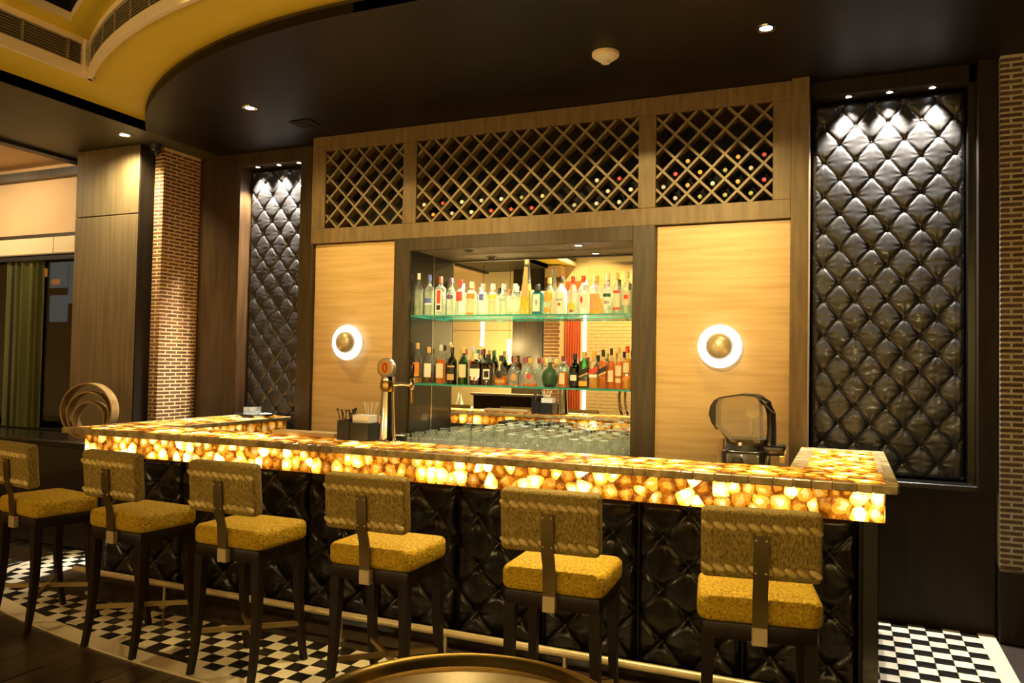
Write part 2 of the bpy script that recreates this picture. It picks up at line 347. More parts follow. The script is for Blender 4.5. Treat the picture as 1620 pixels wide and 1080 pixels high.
# passage on the right of the bar
tp = thing('floor_tiling', 'chequered tile floor of the passage at the right end of the bar', None, (.45, 5.0, 0), kind='structure')
obj('border', bbox(.742, .832, 3.2, 5.58, -.01, .004, .001), 'tile_border', tp)
obj('grout_bed', MB().box(.0, .745, 3.2, 5.6, -.010, -.001), 'stone_dark', tp)
for i in range(7):
    for j in range(24):
        x = .742 - T / 2 - i * T; y = 5.575 - T / 2 - j * T
        if x < .1: continue
        obj('tile', tw if (i + j) % 2 else tb, None, tp, (x - .45, y - 5.0, 0))
struct('trim_1', bbox(-5.3, .06, 3.68, 4.10, -.01, .006, .002), 'stone_dark', 'dark polished stone strip on the floor along the bar front')

# ---- walls of the room
struct('wall_back', MB().box(-5.95, 3.2, 5.98, 6.2, 0, 4.3), 'wood_dark', 'dark back wall behind the bar')
struct('wall_right', MB().box(3.2, 3.4, -3.4, 6.2, 0, 4.3), 'wood_dark', 'dark right wall of the lounge')
struct('wall_left', MB().box(-10.2, -10, -3.4, 6.2, 0, 4.3), 'paint_peach', 'peach left wall of the lounge')
wf = struct('wall_front', MB().box(-10, 3.2, -3.4, -3.2, 0, 4.3), 'paint_sand', 'peach wall opposite the bar, seen in the mirror')
# ---- wall pieces left of the central unit
struct('trim_2', MB().box(-5.80, -5.29, 5.70, 5.98, 0, HC), 'wood_red', 'reddish brown wood board left of the left tufted panel')
struct('trim_3', MB().box(-4.585, -4.31, 5.70, 5.98, 0, HC), 'wood_frame', 'brown wood board right of the left tufted panel')
struct('trim_4', MB().box(-5.29, -4.585, 5.70, 5.98, 3.43, HC), 'wood_frame', 'wood lintel over the left tufted panel')
struct('trim_5', bbox(-5.29, -4.585, 5.66, 5.98, .86, .90, .004), 'black_gloss', 'black sill under the left tufted panel')
# right of the central unit
struct('trim_6', MB().box(-.235, .70, 5.60, 5.98, 3.45, HC), 'wood_dark', 'dark wood lintel over the right tufted panel')
struct('trim_7', bbox(-.235, .745, 5.56, 5.98, .865, .90, .005), 'black_gloss', 'black sill ledge under the right tufted panel')
struct('trim_8', MB().box(-.235, .84, 5.60, 5.98, 0, .864), 'wood_dark', 'dark wood panel under the right tufted panel')
struct('trim_9', MB().box(.70, .742, 5.64, 5.98, .902, 3.449), 'black_gloss', 'black inner jamb of the right tufted panel')
struct('trim_10', MB().box(.745, .845, 5.55, 5.98, .866, HC), 'wood_dark', 'dark wood board between right tufted panel and brick column')
struct('trim_11', MB().box(-.350, -.240, 5.47, 5.98, 0, HC), 'wood_rack', 'brown wood pilaster left of the right tufted panel')
struct('trim_12', MB().box(1.35, 3.2, 5.55, 5.98, 0, HC), 'wood_dark', 'dark wood wall right of the brick column')
struct('trim_13', MB().box(-4.345, -4.30, 5.60, 5.98, 0, HC), 'wood_dark', 'dark strip painted for the shaded gap left of the wine rack unit')  # solid dark strip stands in for the shade in the gap

# ---- ceilings
CX, CY, R0, R1, R2 = -2.55, 7.78, 4.20, 4.60, 4.78
XS, XV, XI = -5.545, -5.078, -4.875
def arc(R, x0, x1, n=40): return [(x, CY - math.sqrt(R * R - (x - CX) ** 2)) for x in np.linspace(x0, x1, n)]
a0 = arc(R0, XS, CX); a0r = a0 + [(3.2, a0[-1][1])]
cl = struct('ceiling', MB().prism(a0r + [(3.2, 5.98), (XS, 5.98)], HC, HC + .06), 'ceiling_dark', 'dark dropped ceiling over the bar with a curved edge')
mb = MB()
for a, b in zip(a0r[:-1], a0r[1:]): mb.add([(*a, HC), (*b, HC), (*b, 3.66), (*a, 3.66)], [(0, 1, 2, 3)])
obj('curved_fascia', mb, 'wood_frame', cl)
struct('ceiling', MB().box(-7.05, XS, -3.2, 5.98, HC, 3.66), 'ceiling_olive', 'dark olive ceiling strip left of the yellow cove')
struct('trim_14', MB().box(XS - .012, XS, -3.2, 4.84, HC - .002, 3.645), 'black_matt', 'black edge between yellow cove and olive ceiling strip')
struct('trim_15', MB().box(-7.12, -7.0, -3.2, 5.4, HC - .03, HC + .03), 'black_matt', 'black beam edge near the window')
struct('ceiling', MB().box(-10, -7.0, -3.2, 5.98, HC + .02, 3.66), 'paint_peach', 'tan ceiling in front of the window')
ce = struct('ceiling', MB().box(-10, 3.2, -3.2, 5.98, 4.2, 4.3), 'ceiling_dark', 'dark upper ceiling inside the cove')
# rim with yellow light painted in: from the outer edges to the vent edges
a1 = arc(R1, XV, CX); a1r = a1 + [(3.2, a1[-1][1])]
a2 = arc(R2, XI, CX); a2r = a2 + [(3.2, a2[-1][1])]
def band(outer, inner, x_out, x_in, z, y_end=-3.2):
    mb = MB(); n = len(outer)
    for k in range(n - 1): mb.add([(*outer[k], z), (*outer[k + 1], z), (*inner[k + 1], z), (*inner[k], z)], [(0, 1, 2, 3)])
    mb.add([(*outer[0], z), (*inner[0], z), (x_in, y_end, z), (x_out, y_end, z)], [(0, 1, 2, 3)]); return mb
rim = struct('ceiling', band(a0r, a1r, XS, XV, 3.63), 'cream_yellow_lit', 'cream lower rim of the ceiling cove with yellow light painted in')
struct('ceiling', band([(x, y + .0) for x, y in a1r], a2r, XV, XI, 3.885), 'cream_yellow_lit', 'cream upper step of the ceiling cove with yellow light painted in')
def fascia(path, z0, z1, off=0):
    mb = MB()
    for (ax, ay), (bx, by) in zip(path[:-1], path[1:]): mb.add([(ax, ay, z0), (bx, by, z0), (bx, by, z1), (ax, ay, z1)], [(0, 1, 2, 3)])
    return mb
def ribbon(path, z0, z1, t):
    """moulding of thickness t standing proud of the fascia, towards the cove"""
    mb = MB(); P = [Vector((x, y, 0)) for x, y in path]; Q = []
    for i, p in enumerate(P):
        d = (P[min(i + 1, len(P) - 1)] - P[max(i - 1, 0)]).normalized(); Q.append(p + Vector((d.y, -d.x, 0)) * t)
    for i in range(len(P) - 1):
        a, b, c, d = P[i], P[i + 1], Q[i + 1], Q[i]
        mb.add([(a.x, a.y, z0), (b.x, b.y, z0), (c.x, c.y, z0), (d.x, d.y, z0), (a.x, a.y, z1), (b.x, b.y, z1), (c.x, c.y, z1), (d.x, d.y, z1)],
               [(0, 1, 2, 3), (4, 5, 6, 7), (3, 2, 6, 7), (0, 1, 5, 4)])
    return mb
st1 = [(XV, -3.2), a1[0]]; st2 = [(XI, -3.2), a2[0]]
cv = thing('cove_moulding', 'cream mouldings of the ceiling cove with long air grilles', 'cove', (XV, 3.9, 3.63), kind='structure')
for nm, path in (('fascia', st1), ('fascia', a1r)): obj(nm, fascia(path, 3.63, 3.89), 'vent_dark', cv)
for path in (st1, a1r):
    obj('lower_moulding', ribbon(path, 3.612, 3.690, .030), 'paint_cream', cv); obj('upper_moulding', ribbon(path, 3.845, 3.895, .030), 'paint_cream', cv)
obj('corner_post', bbox(XV - .01, XV + .05, a1[0][1] - .10, a1[0][1] + .01, 3.63, 3.88, .004), 'paint_cream', cv)
obj('inner_fascia', fascia(st2 + a2r[1:], 3.885, 3.945), 'paint_cream', cv); obj('inner_well', fascia([(XI - .01, -3.2), (XI - .01, a2[0][1])] + [(x, y + .01) for x, y in a2r], 3.945, 4.2), 'black_void', cv)
for path, y0 in ((st1, 0), (a1r, 1)):
    for k in range(8):
        z = 3.70 + k * .019; obj('grille_slat', ribbon(path, z, z + .005, .018), 'vent_slat', cv)
for y in np.arange(-2.8, 3.9, .62): obj('grille_divider', bbox(XV, XV + .022, y - .006, y + .006, 3.69, 3.846, .001), 'vent_slat', cv)
for k in range(3, 39, 4):
    p = a1[k]; obj('grille_divider', MB().cbox((p[0] + .003, p[1] - .012, 3.768), (.012, .024, .156)), 'vent_slat', cv)
obj('corner_slat', MB().box(XV, XV + .024, 3.72, 3.735, 3.69, 3.846), 'vent_slat', cv)

# ---- window side at the left
def zbox(name, x0, x1, y0, y1, z0, z1, m, label): return struct(name, MB().box(x0, x1, y0, y1, z0, z1), m, label)
zbox('wall_window', -10, -6.74, 5.44, 5.60, 2.86, HC + .02, 'paint_peach', 'peach wall panel above the window valance')
zbox('trim_16', -10, -6.74, 5.36, 5.44, 3.43, 3.51, 'wood_frame', 'dark crown moulding over the window wall')
zbox('trim_17', -10, -6.74, 5.42, 5.60, 2.82, 2.86, 'wood_frame', 'dark strip painted as the shadow above the window valance')  # solid dark strip in place of the shadow over the valance
va = thing('window_valance', 'pale valance boards over the window', 'valance', (-8, 5.4, 2.65))
obj('board', bbox(-10, -7.465, 5.41, 5.60, 2.655, 2.82, .003), 'paint_cream', va); obj('board', bbox(-7.455, -6.74, 5.41, 5.60, 2.655, 2.82, .003), 'paint_cream', va)
obj('lower_edge', bbox(-10, -6.74, 5.405, 5.60, 2.642, 2.655, .002), 'vent_slat', va)
zbox('trim_18', -10, -6.74, 5.42, 5.60, 2.59, 2.642, 'black_matt', 'black head of the window')
zbox('wall_sill', -10, -6.74, 5.42, 5.60, 0, .86, 'wood_dark', 'dark wall below the window')
wi = thing('window_1', 'dark night window with thin black frame', 'window', (-7.6, 5.5, .86), kind='structure')
obj('pane', MB().box(-10, -6.74, 5.50, 5.506, .86, 2.59), 'glass_window', wi)
for x in (-8.13, -6.76): obj('mullion', bbox(x - .03, x + .03, 5.46, 5.52, .86, 2.59, .004), 'black_matt', wi)
# night outside: glowing patches stand in for lights reflected in the pane
ns = thing('night_building', 'dark building with glowing patches for reflected lights seen through the glass', 'building', (-8.0, 7.6, 0))
obj('facade', MB().box(-15, -7.5, 7.6, 7.7, 0, 4.8), 'black_void', ns)
for x, z, ww, hh, mm in ((-10.66, 2.80, .16, .12, 'glow_orange'), (-10.70, 2.42, .12, .08, 'glow_orange'), (-10.33, 2.85, .36, .55, 'glow_blue'), (-10.31, 2.28, .36, .38, 'glow_blue'), (-10.38, 2.66, .18, .08, 'glow_orange'), (-10.02, 2.7, .2, .7, 'glow_blue')):
    obj('glow_patch', MB().box(x - ww / 2, x + ww / 2, 7.585, 7.61, z - hh / 2, z + hh / 2), mm, ns)
# curtain
mb = MB(); n = 90; x0, x1 = -8.22, -7.68; vs = []
for k in range(n):
    t = k / (n - 1); x = x0 + (x1 - x0) * t; y = 5.47 - .028 * math.sin(t * 30) - .01 * math.sin(t * 71)
    for z in (.86, 2.62): vs.append((x, y, z))
mb.add(vs, [(2 * k, 2 * k + 2, 2 * k + 3, 2 * k + 1) for k in range(n - 1)])
tag(obj('curtain', mb, 'curtain_green', angle=180), 'olive green curtain hanging beside the dark window', 'curtain')
pa = thing('potted_palm', 'dark palm with arching fronds outside the window', 'plant', (-8.35, 6.15, 0))
obj('pot', MB().lathe([(.10, 0), (.15, .02), (.19, .5), (.17, .5), (.15, .42)], 16, (-8.35, 6.15, 0)), 'black_matt', pa)
for k in range(11):
    a = k * 2 * PI / 11 + .3; mb = MB(); pts = []
    for j in range(13):
        t = j / 12; r = .75 * t; pts.append(Vector((-8.35 + r * math.cos(a), 6.15 + r * .55 * math.sin(a), .45 + 1.35 * math.sin(t * 1.9) * .9)))
    mb.tube(pts, .008, 5)
    for j in range(2, 13):
        d = (pts[j] - pts[j - 1]).normalized(); sd = d.cross(Vector((0, 0, 1))).normalized()
        for s in (-1, 1):
            for q in (0, .5):
                p = pts[j] - d * .055 * q; e = p + sd * s * .26 * (1.1 - j / 14) + d * .10 - Vector((0, 0, .09)); mb.add([p + d * .012, p - d * .012, e], [(0, 1, 2)])
    obj('frond', mb, 'leaf', pa)
# pier, brick column
pi_ = thing('wood_pier', 'tall wood clad pier between window and brick column', 'column', (-6.3, 5.1, 0))
obj('upper_board', bbox(-6.74, -5.924, 5.10, 5.60, 2.916, HC - .005, .004), 'wood_pier', pi_)
obj('lower_board', bbox(-6.74, -5.924, 5.10, 5.60, 0, 2.908, .004), 'wood_pier', pi_)
obj('core', MB().box(-6.70, -5.96, 5.13, 5.6, 0, HC - .001), 'black_matt', pi_)
zbox('trim_19', -5.923, -5.905, 5.105, 5.60, 0, HC - .002, 'wood_dark', 'dark wood return between wood pier and brick column')
def brick_col(name, label, x0, x1, y0, y1, z0, z1, bm_, mm_, L, face_side, rowp=.0342, gap=.0135, seed=1):
    c = thing(name, label, 'column', ((x0 + x1) / 2, y0, z0)); rr = random.Random(seed)
    obj('core', MB().box(x0 + .0025, x1 - .0025, y0 + .0025, y1, z0, z1), mm_, c)
    hb = rowp - gap; lm = {}
    def put(cx, cy, cz, dx, dy):
        k = (round(dx, 3), round(dy, 3))
        if k not in lm: lm[k] = bbox(-dx / 2, dx / 2, -dy / 2, dy / 2, -hb / 2, hb / 2, .0015).mesh('brick', bm_)
        lst.append((cx, cy, cz, lm[k]))
    lst = []; rows = int((z1 - z0) / rowp)
    for r in range(rows):
        z = z0 + rowp * (r + .5); off = (L + gap) / 2 if r % 2 else 0
        # front face
        x = x0 - off
        while x < x1:
            a, b = max(x, x0), min(x + L, x1)
            if b - a > .02: put((a + b) / 2, y0 + .012, z, b - a, .024)
            x += L + gap
        if face_side:      # side towards the bar
            y = y0 + .026 - (0 if r % 2 else (L + gap) / 2)
            while y < y1:
                a, b = max(y, y0 + .026), min(y + L, y1)
                if b - a > .02: put(x1 - .012, (a + b) / 2, z, .024, b - a)
                y += L + gap
    lst.sort(key=lambda q: -q[2])
    for cx, cy, cz, me in lst[:300]: obj('brick', me, None, c, (cx - (x0 + x1) / 2, cy - y0, cz - z0))
    rest = lst[300:]
    if rest:
        mb = MB()
        for cx, cy, cz, me in rest: mb.add([tuple(v.co + Vector((cx, cy, cz))) for v in me.vertices], [tuple(p.vertices) for p in me.polygons])
        tag(obj('lower_bricks', mb, bm_, c, smooth=False), None, None, kind='stuff')
    return c
brick_col('brick_column', 'tall column of thin orange bricks beside the wood pier', -5.902, -5.79, 5.255, 5.72, 0, HC - .004, 'brick', 'mortar', .116, True)
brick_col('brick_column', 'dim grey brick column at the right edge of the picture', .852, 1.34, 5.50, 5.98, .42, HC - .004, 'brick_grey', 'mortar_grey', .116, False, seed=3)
zbox('trim_20', .846, 1.35, 5.46, 5.98, 0, .42, 'wood_dark', 'dark plinth under the right brick column')
co = thing('low_cabinet', 'long black low cabinet under the window', 'cabinet', (-7.4, 4.8, 0))
obj('body', bbox(-10, -5.55, 4.58, 5.08, 0, .855, .004), 'black_matt', co); obj('top', bbox(-10, -5.52, 4.55, 5.095, .855, .885, .006), 'black_gloss', co)
for k in range(5): obj('door', bbox(-9.6 + k * .8, -8.84 + k * .8, 4.565, 4.579, .08, .83, .003), 'black_gloss', co)

# ================================================================== CENTRAL UNIT
FY = 5.50
wr = thing('wine_rack', 'long wooden wine rack with crossed diagonal slats above the bar', 'wine rack', (-2.3, FY, 2.62))
BAYS = [(-4.158, -3.380, -3.862), (-3.252, -1.399, -3.112), (-1.270, -.470, -1.1365)]
ZB, ZT = 2.746, 3.420
def fr(x0, x1, z0, z1, nm): obj(nm, bbox(x0, x1, FY, FY + .40, z0, z1, .003), 'wood_rack', wr)
fr(-4.300, -.352, 3.420, HC - .001, 'top_rail'); fr(-4.300, -.352, 2.618, 2.746, 'bottom_rail')
for a, b in ((-4.300, -4.158), (-3.380, -3.252), (-1.399, -1.270), (-.470, -.352)): fr(a, b, 2.746, 3.420, 'stile')
obj('back_board', MB().box(-4.2, -.4, FY + .40, FY + .44, 2.65, 3.5), 'black_void', wr)
PD = .1735; TH = .0085; DEP = .075
def clip_slat(x0, x1, z0, z1, px, s):
    """segment of the diagonal through (px, ZB) with slope s inside the opening"""
    zl = z0 + s * (x0 - px); zr = z0 + s * (x1 - px); a, b = [x0, zl], [x1, zr]
    pts = []
    for (p, q) in ((a, b),):
        dx, dz = q[0] - p[0], q[1] - p[1]; t0, t1 = 0, 1
        for den, num0, num1 in ((dz, z0 - p[1], z1 - p[1]),):
            ta, tb_ = num0 / den, num1 / den
            if ta > tb_: ta, tb_ = tb_, ta
            t0, t1 = max(t0, ta), min(t1, tb_)
        if t1 - t0 < .02: return None
        return (p[0] + dx * t0, p[1] + dz * t0), (p[0] + dx * t1, p[1] + dz * t1)
for bi, (x0, x1, vx) in enumerate(BAYS):
    for s in (1, -1):
        for k in range(-40, 40):
            g = clip_slat(x0, x1, ZB, ZT, vx + k * PD, s)
            if not g: continue
            (ax, az), (bx, bz) = g; d = Vector((bx - ax, 0, bz - az)); n = Vector((-d.z, 0, d.x)).normalized() * TH
            y0 = FY + (.012 if s > 0 else .0125); y1 = y0 + DEP
            # halved joints: the two directions share the depth
            mb = MB(); vs = [(ax + n.x, y0, az + n.z), (bx + n.x, y0, bz + n.z), (bx - n.x, y0, bz - n.z), (ax - n.x, y0, az - n.z)]
            vs += [(x, y1, z) for x, _, z in vs]
            mb.add(vs, [(0, 1, 2, 3), (7, 6, 5, 4), (0, 4, 5, 1), (1, 5, 6, 2), (2, 6, 7, 3), (3, 7, 4, 0)])
            obj('slat', mb, 'wood_slat', wr, smooth=False)
# wine bottles lying in the rack, neck to the room
CAPC = dict(red='lab_red', white='lab_white', gold='lab_amber', silver='lab_silver', green='lab_olive', cream='lab_cream')
def wine_bottle_proto(c):
    r = thing('wine_bottle', 'x', 'wine bottle', (0, 0, 0))
    obj('glass', MB().lathe([(.0, .31), (.036, .31), (.037, .30), (.037, .13), (.030, .105), (.0150, .075), (.0135, .03), (.0138, .012)], 14, ax='y'), 'wine_glass_dark', r)
    obj('foil_cap', MB().lathe([(.0148, .055), (.0150, .022), (.0162, .020), (.0162, .008), (.0140, .0035), (0, .0025)], 14, ax='y'), CAPC[c], r)
    return r
WB = {'wide middle bay': [(-3.199, 2.899, 'white'), (-3.025, 2.899, 'red'), (-2.852, 2.899, 'white'), (-3.112, 2.812, 'gold'), (-2.939, 2.812, 'silver'), (-2.765, 2.812, 'white'), (-2.678, 2.899, 'silver'), (-2.591, 2.812, 'red'), (-2.505, 2.899, 'white'), (-2.418, 2.812, 'red'), (-2.331, 2.899, 'green'), (-2.245, 2.812, 'red'), (-2.158, 2.899, 'cream'), (-1.898, 2.812, 'silver'), (-1.724, 2.986, 'white'), (-1.551, 2.986, 'red'), (-1.637, 2.899, 'white'), (-1.464, 2.899, 'white'), (-1.724, 2.812, 'white'), (-1.551, 2.812, 'white')],
      'right bay': [(-1.223, 2.899, 'silver'), (-1.137, 2.812, 'silver'), (-1.137, 2.986, 'red'), (-1.05, 3.072, 'gold'), (-1.05, 2.899, 'gold'), (-0.963, 2.986, 'gold'), (-0.963, 2.812, 'green'), (-0.876, 2.899, 'white'), (-0.79, 2.986, 'green'), (-0.79, 2.812, 'green'), (-0.703, 3.072, 'gold'), (-0.703, 2.899, 'gold'), (-0.616, 2.986, 'silver'), (-0.616, 2.812, 'green'), (-0.529, 3.072, 'red'), (-0.529, 2.899, 'red')]}
ORD = ['leftmost', 'second from left', 'third from left', 'fourth from left', 'fifth from left', 'sixth from left', 'seventh from left', 'eighth from left', 'ninth from left', 'tenth from left', 'eleventh from left']
protos = {}
for bay, L in WB.items():
    cnt = {}
    for x, z, c in sorted(L):
        if c not in protos: o = protos[c] = wine_bottle_proto(c)
        else: o = copy_tree(protos[c])
        o.location = (x, FY + .035, z)
        k = cnt.get(c, 0); cnt[c] = k + 1; only = sum(1 for q in L if q[2] == c) == 1
        o['label'] = ('only ' + c + ' capped wine bottle in the ' + bay) if only else (c + ' capped wine bottle in the ' + bay + ', ' + ORD[k] + ' of that colour')
        o['group'] = 'wine bottles lying in the rack'
# ---- travertine panels beside the mirror
tag(obj('stone_panel', bbox(-4.272, -3.432, FY + .035, FY + .08, .0, 2.612, .003), 'travertine'), 'pale gold travertine panel left of the mirror niche', 'wall panel')
tag(obj('stone_panel', bbox(-1.262, -.354, FY + .035, FY + .08, .0, 2.612, .003), 'travertine'), 'pale gold travertine panel right of the mirror niche', 'wall panel')
struct('trim_21', MB().box(-4.30, -4.273, FY, FY + .40, 0, 2.617), 'wood_frame', 'thin wood edge left of the left travertine panel')
# ---- mirror niche
MY = 5.862
mn = thing('mirror_niche', 'dark framed recessed niche with mirror back above the back counter', 'niche', (-2.35, FY, .92))
for a, b in ((-3.430, -3.282), (-1.425, -1.264)): obj('jamb', bbox(a, b, FY - .03, MY + .04, 0, 2.617, .003), 'wood_frame', mn)
obj('head', bbox(-3.282, -1.425, FY - .03, FY + .02, 2.512, 2.617, .003), 'wood_frame', mn)
obj('niche_ceiling', MB().box(-3.282, -1.425, FY + .02, MY + .04, 2.522, 2.617), 'wood_pier', mn)
obj('side_panel', MB().box(-3.282, -3.277, FY + .0, MY, .92, 2.522), 'black_gloss', mn); obj('side_panel', MB().box(-1.430, -1.425, FY, MY, .92, 2.522), 'wood_frame', mn)
tag(obj('mirror', MB().box(-3.272, -1.432, MY, MY + .006, .925, 2.520), 'mirror', smooth=False), 'large mirror at the back of the bottle niche', 'mirror')
struct('trim_22', bbox(-3.2765, -3.271, MY - .006, MY + .004, .93, 2.52, .001), 'chrome', 'thin bright mirror edge strip')
for nm, z, lb in (('glass_shelf', 1.975, 'upper glass shelf with teal edge holding clear spirits'), ('glass_shelf', 1.420, 'lower glass shelf with teal edge holding whisky bottles')):
    mb = MB(); x0, x1, y0, y1 = -3.274, -1.432, 5.492, 5.845
    mb.add([(x0, y0, z), (x1, y0, z), (x1, y1, z), (x0, y1, z), (x0, y0, z + .012), (x1, y0, z + .012), (x1, y1, z + .012), (x0, y1, z + .012)], [(0, 3, 2, 1), (4, 5, 6, 7)], 0)
    mb.add([mb.v[k] for k in range(8)], [(0, 1, 5, 4), (1, 2, 6, 5), (2, 3, 7, 6), (3, 0, 4, 7)], 1)
    me = bpy.data.meshes.new(nm); me.from_pydata(mb.v, [], mb.f); me.materials.append(MATS['glass_shelf']); me.materials.append(MATS['glass_edge']); me.polygons.foreach_set('material_index', mb.mi)
    sh = tag(obj(nm, me, None), lb, 'shelf')
    for x in (-3.15, -2.35, -1.55): obj('bracket', MB().lathe([(.006, 0), (.006, .02), (0, .021)], 8, (x, MY - .024, z + .006), ax='y'), 'chrome', sh)
# ---- tufted leather panels
TA, TB = .198, .238
def tuft(x0, x1, z0, z1, y, ox, oz, a, b, H, step, seed=0, edge=.03):
    nx = int((x1 - x0) / step) + 1; nz = int((z1 - z0) / step) + 1
    X, Z = np.meshgrid(np.linspace(x0, x1, nx), np.linspace(z0, z1, nz))
    u = (X - ox) / a; v = (Z - oz) / b
    s_ = u + v; t_ = u - v
    fs = np.abs(s_ - np.round(s_)); ft = np.abs(t_ - np.round(t_))          # 0 at folds, .5 mid
    f_ = np.minimum(fs, ft); pil = 1 - np.exp(-(f_ / .034))
    dome = np.sqrt(np.abs(np.sin(PI * s_) * np.sin(PI * t_)))
    s0, t0 = np.floor(s_), np.floor(t_); dip = np.ones_like(X); d = np.full_like(X, 9.); bx = X * 0; bz = X * 0
    for i_ in (0, 1):
        for j_ in (0, 1):
            qx = ox + a * (s0 + i_ + t0 + j_) / 2; qz = oz + b * (s0 + i_ - t0 - j_) / 2; dd = np.hypot(X - qx, Z - qz)
            dip *= 1 - np.exp(-(dd / (.115 * a)) ** 1.25); near = dd < d; d = np.where(near, dd, d); bx = np.where(near, qx, bx); bz = np.where(near, qz, bz)
    an = np.arctan2(Z - bz, X - bx)
    rs = np.random.RandomState(seed + 5); ph = 3.0 * np.sin(bx * 37.1) + 2 * np.cos(bz * 23.7)
    wr_ = np.sin(an * 9 + ph) * np.exp(-d / (.20 * a)) * np.clip(d / (.08 * a), 0, 1) * .0030 * (a / .2)
    big = .0025 * np.sin(X * 23 + 1.3 * np.sin(Z * 17)) * np.cos(Z * 19 + X * 7)
    h = H * (.36 * pil + .09 * dome + .55 * dip) + wr_ + big * pil
    ed = np.minimum.reduce([X - x0, x1 - X, Z - z0, z1 - Z]); h = h * np.clip(ed / edge, 0, 1) ** .5
    me = bpy.data.meshes.new('tufted_leather'); n = nx * nz
    co = np.stack([X, y - h, Z], -1).reshape(-1, 3)
    i = np.arange(n).reshape(nz, nx); q = np.stack([i[:-1, :-1], i[:-1, 1:], i[1:, 1:], i[1:, :-1]], -1).reshape(-1, 4)
    me.from_pydata(co.tolist(), [], q.tolist()); me.polygons.foreach_set('use_smooth', [True] * len(q))
    btn = []
    for cs_ in range(int((x0 - ox) / a + (z0 - oz) / b) - 2, int((x1 - ox) / a + (z1 - oz) / b) + 3):
        for ct_ in range(-60, 60):
            bx_ = ox + a * (cs_ + ct_) / 2; bz_ = oz + b * (cs_ - ct_) / 2
            if x0 + .012 < bx_ < x1 - .012 and z0 + .012 < bz_ < z1 - .012: btn.append((bx_, bz_))
    return me, btn
btn_me = MB().lathe([(.0001, -.010), (.006, -.009), (.0095, -.006), (.011, -.001), (.011, .004)], 12, ax='y', cap=False).mesh('button', 'button')
def tufted(name, label, x0, x1, z0, z1, y, ox, oz, H=.034, step=.006, cat='wall panel'):
    t = thing(name, label, cat, ((x0 + x1) / 2, y, z0))
    me, btn = tuft(x0, x1, z0, z1, y, ox, oz, TA, TB, H, step); me.materials.append(MATS['leather']); obj('leather', me, None, t)
    obj('backing', MB().box(x0, x1, y + .004, y + .03, z0, z1), 'black_matt', t)
    for bx_, bz_ in btn: obj('button', btn_me, None, t, (bx_ - (x0 + x1) / 2, -.006, bz_ - z0))
    return t
tufted('tufted_upholstery', 'tall diamond tufted black leather panel left of the wine rack', -5.285, -4.59, .905, 3.415, 5.86, -5.02, 2.92 - 5 * TB)
tufted('tufted_upholstery', 'wide diamond tufted black leather panel at the right of the bar', -.228, .698, .905, 3.435, 5.76, -.052 * 1.006, 2.435 - 4 * TB)

# ================================================================== BAR
BX0, BX1, BY0, BY1 = -5.12, .21, 3.83, 4.28
def clip_half(poly, px, py, nx, ny):
    out = []; n = len(poly)
    for i in range(n):
        a, b = poly[i], poly[(i + 1) % n]; da = (a[0] - px) * nx + (a[1] - py) * ny; db = (b[0] - px) * nx + (b[1] - py) * ny
        if da <= 0: out.append(a)
        if (da < 0 < db) or (db < 0 < da): t = da / (da - db); out.append((a[0] + (b[0] - a[0]) * t, a[1] + (b[1] - a[1]) * t))
    return out
def voronoi(w_, h_, cw, ch, rr, jit=.44):
    nx, ny = max(1, round(w_ / cw)), max(1, round(h_ / ch)); P = []
    for i in range(nx):
        for j in range(ny):
            P.append(((i + .5 + rr.uniform(-jit, jit) + (.25 if j % 2 else -.25)) * w_ / nx, (j + .5 + rr.uniform(-jit, jit)) * h_ / ny))
    cells = []
    for k, p in enumerate(P):
        poly = [(0, 0), (w_, 0), (w_, h_), (0, h_)]
        near = sorted((q for m_, q in enumerate(P) if m_ != k and abs(q[0] - p[0]) < 3.2 * cw and abs(q[1] - p[1]) < 3.2 * ch), key=lambda q: (q[0] - p[0]) ** 2 + (q[1] - p[1]) ** 2)[:16]
        for q in near:
            poly = clip_half(poly, (p[0] + q[0]) / 2, (p[1] + q[1]) / 2, q[0] - p[0], q[1] - p[1])
            if len(poly) < 3: break
        if len(poly) >= 3: cells.append(poly)
    return cells
def stone_geo(poly, inset, th, rr):
    """rounded, slightly domed slice; returns verts around its centroid, faces, centroid, uv"""
    cx = sum(p[0] for p in poly) / len(poly); cy = sum(p[1] for p in poly) / len(poly)
    q = []; n = len(poly)
    for i in range(n):          # corner cutting rounds the slice
        a, b = poly[i], poly[(i + 1) % n]
        if math.hypot(b[0] - a[0], b[1] - a[1]) < .004: continue
        for t in (.16, .84): q.append((a[0] + (b[0] - a[0]) * t, a[1] + (b[1] - a[1]) * t))
    rad = sum(math.hypot(p[0] - cx, p[1] - cy) for p in q) / len(q)
    k = max(.5, 1 - inset / rad); n = len(q); vs = []; uv = []
    for sc, z in ((k, 0), (k, th * .7), (k * .90, th)):
        for x, y in q:
            vs.append(((x - cx) * sc, (y - cy) * sc, z)); uv.append(((x - cx) * sc / rad, (y - cy) * sc / rad))
    vs.append((0, 0, th * 1.12)); uv.append((0, 0))
    fs = [(r_ * n + i, r_ * n + (i + 1) % n, (r_ + 1) * n + (i + 1) % n, (r_ + 1) * n + i) for r_ in (0, 1) for i in range(n)]
    fs += [(2 * n + i, 2 * n + (i + 1) % n, 3 * n) for i in range(n)]
    return vs, fs, (cx, cy), uv
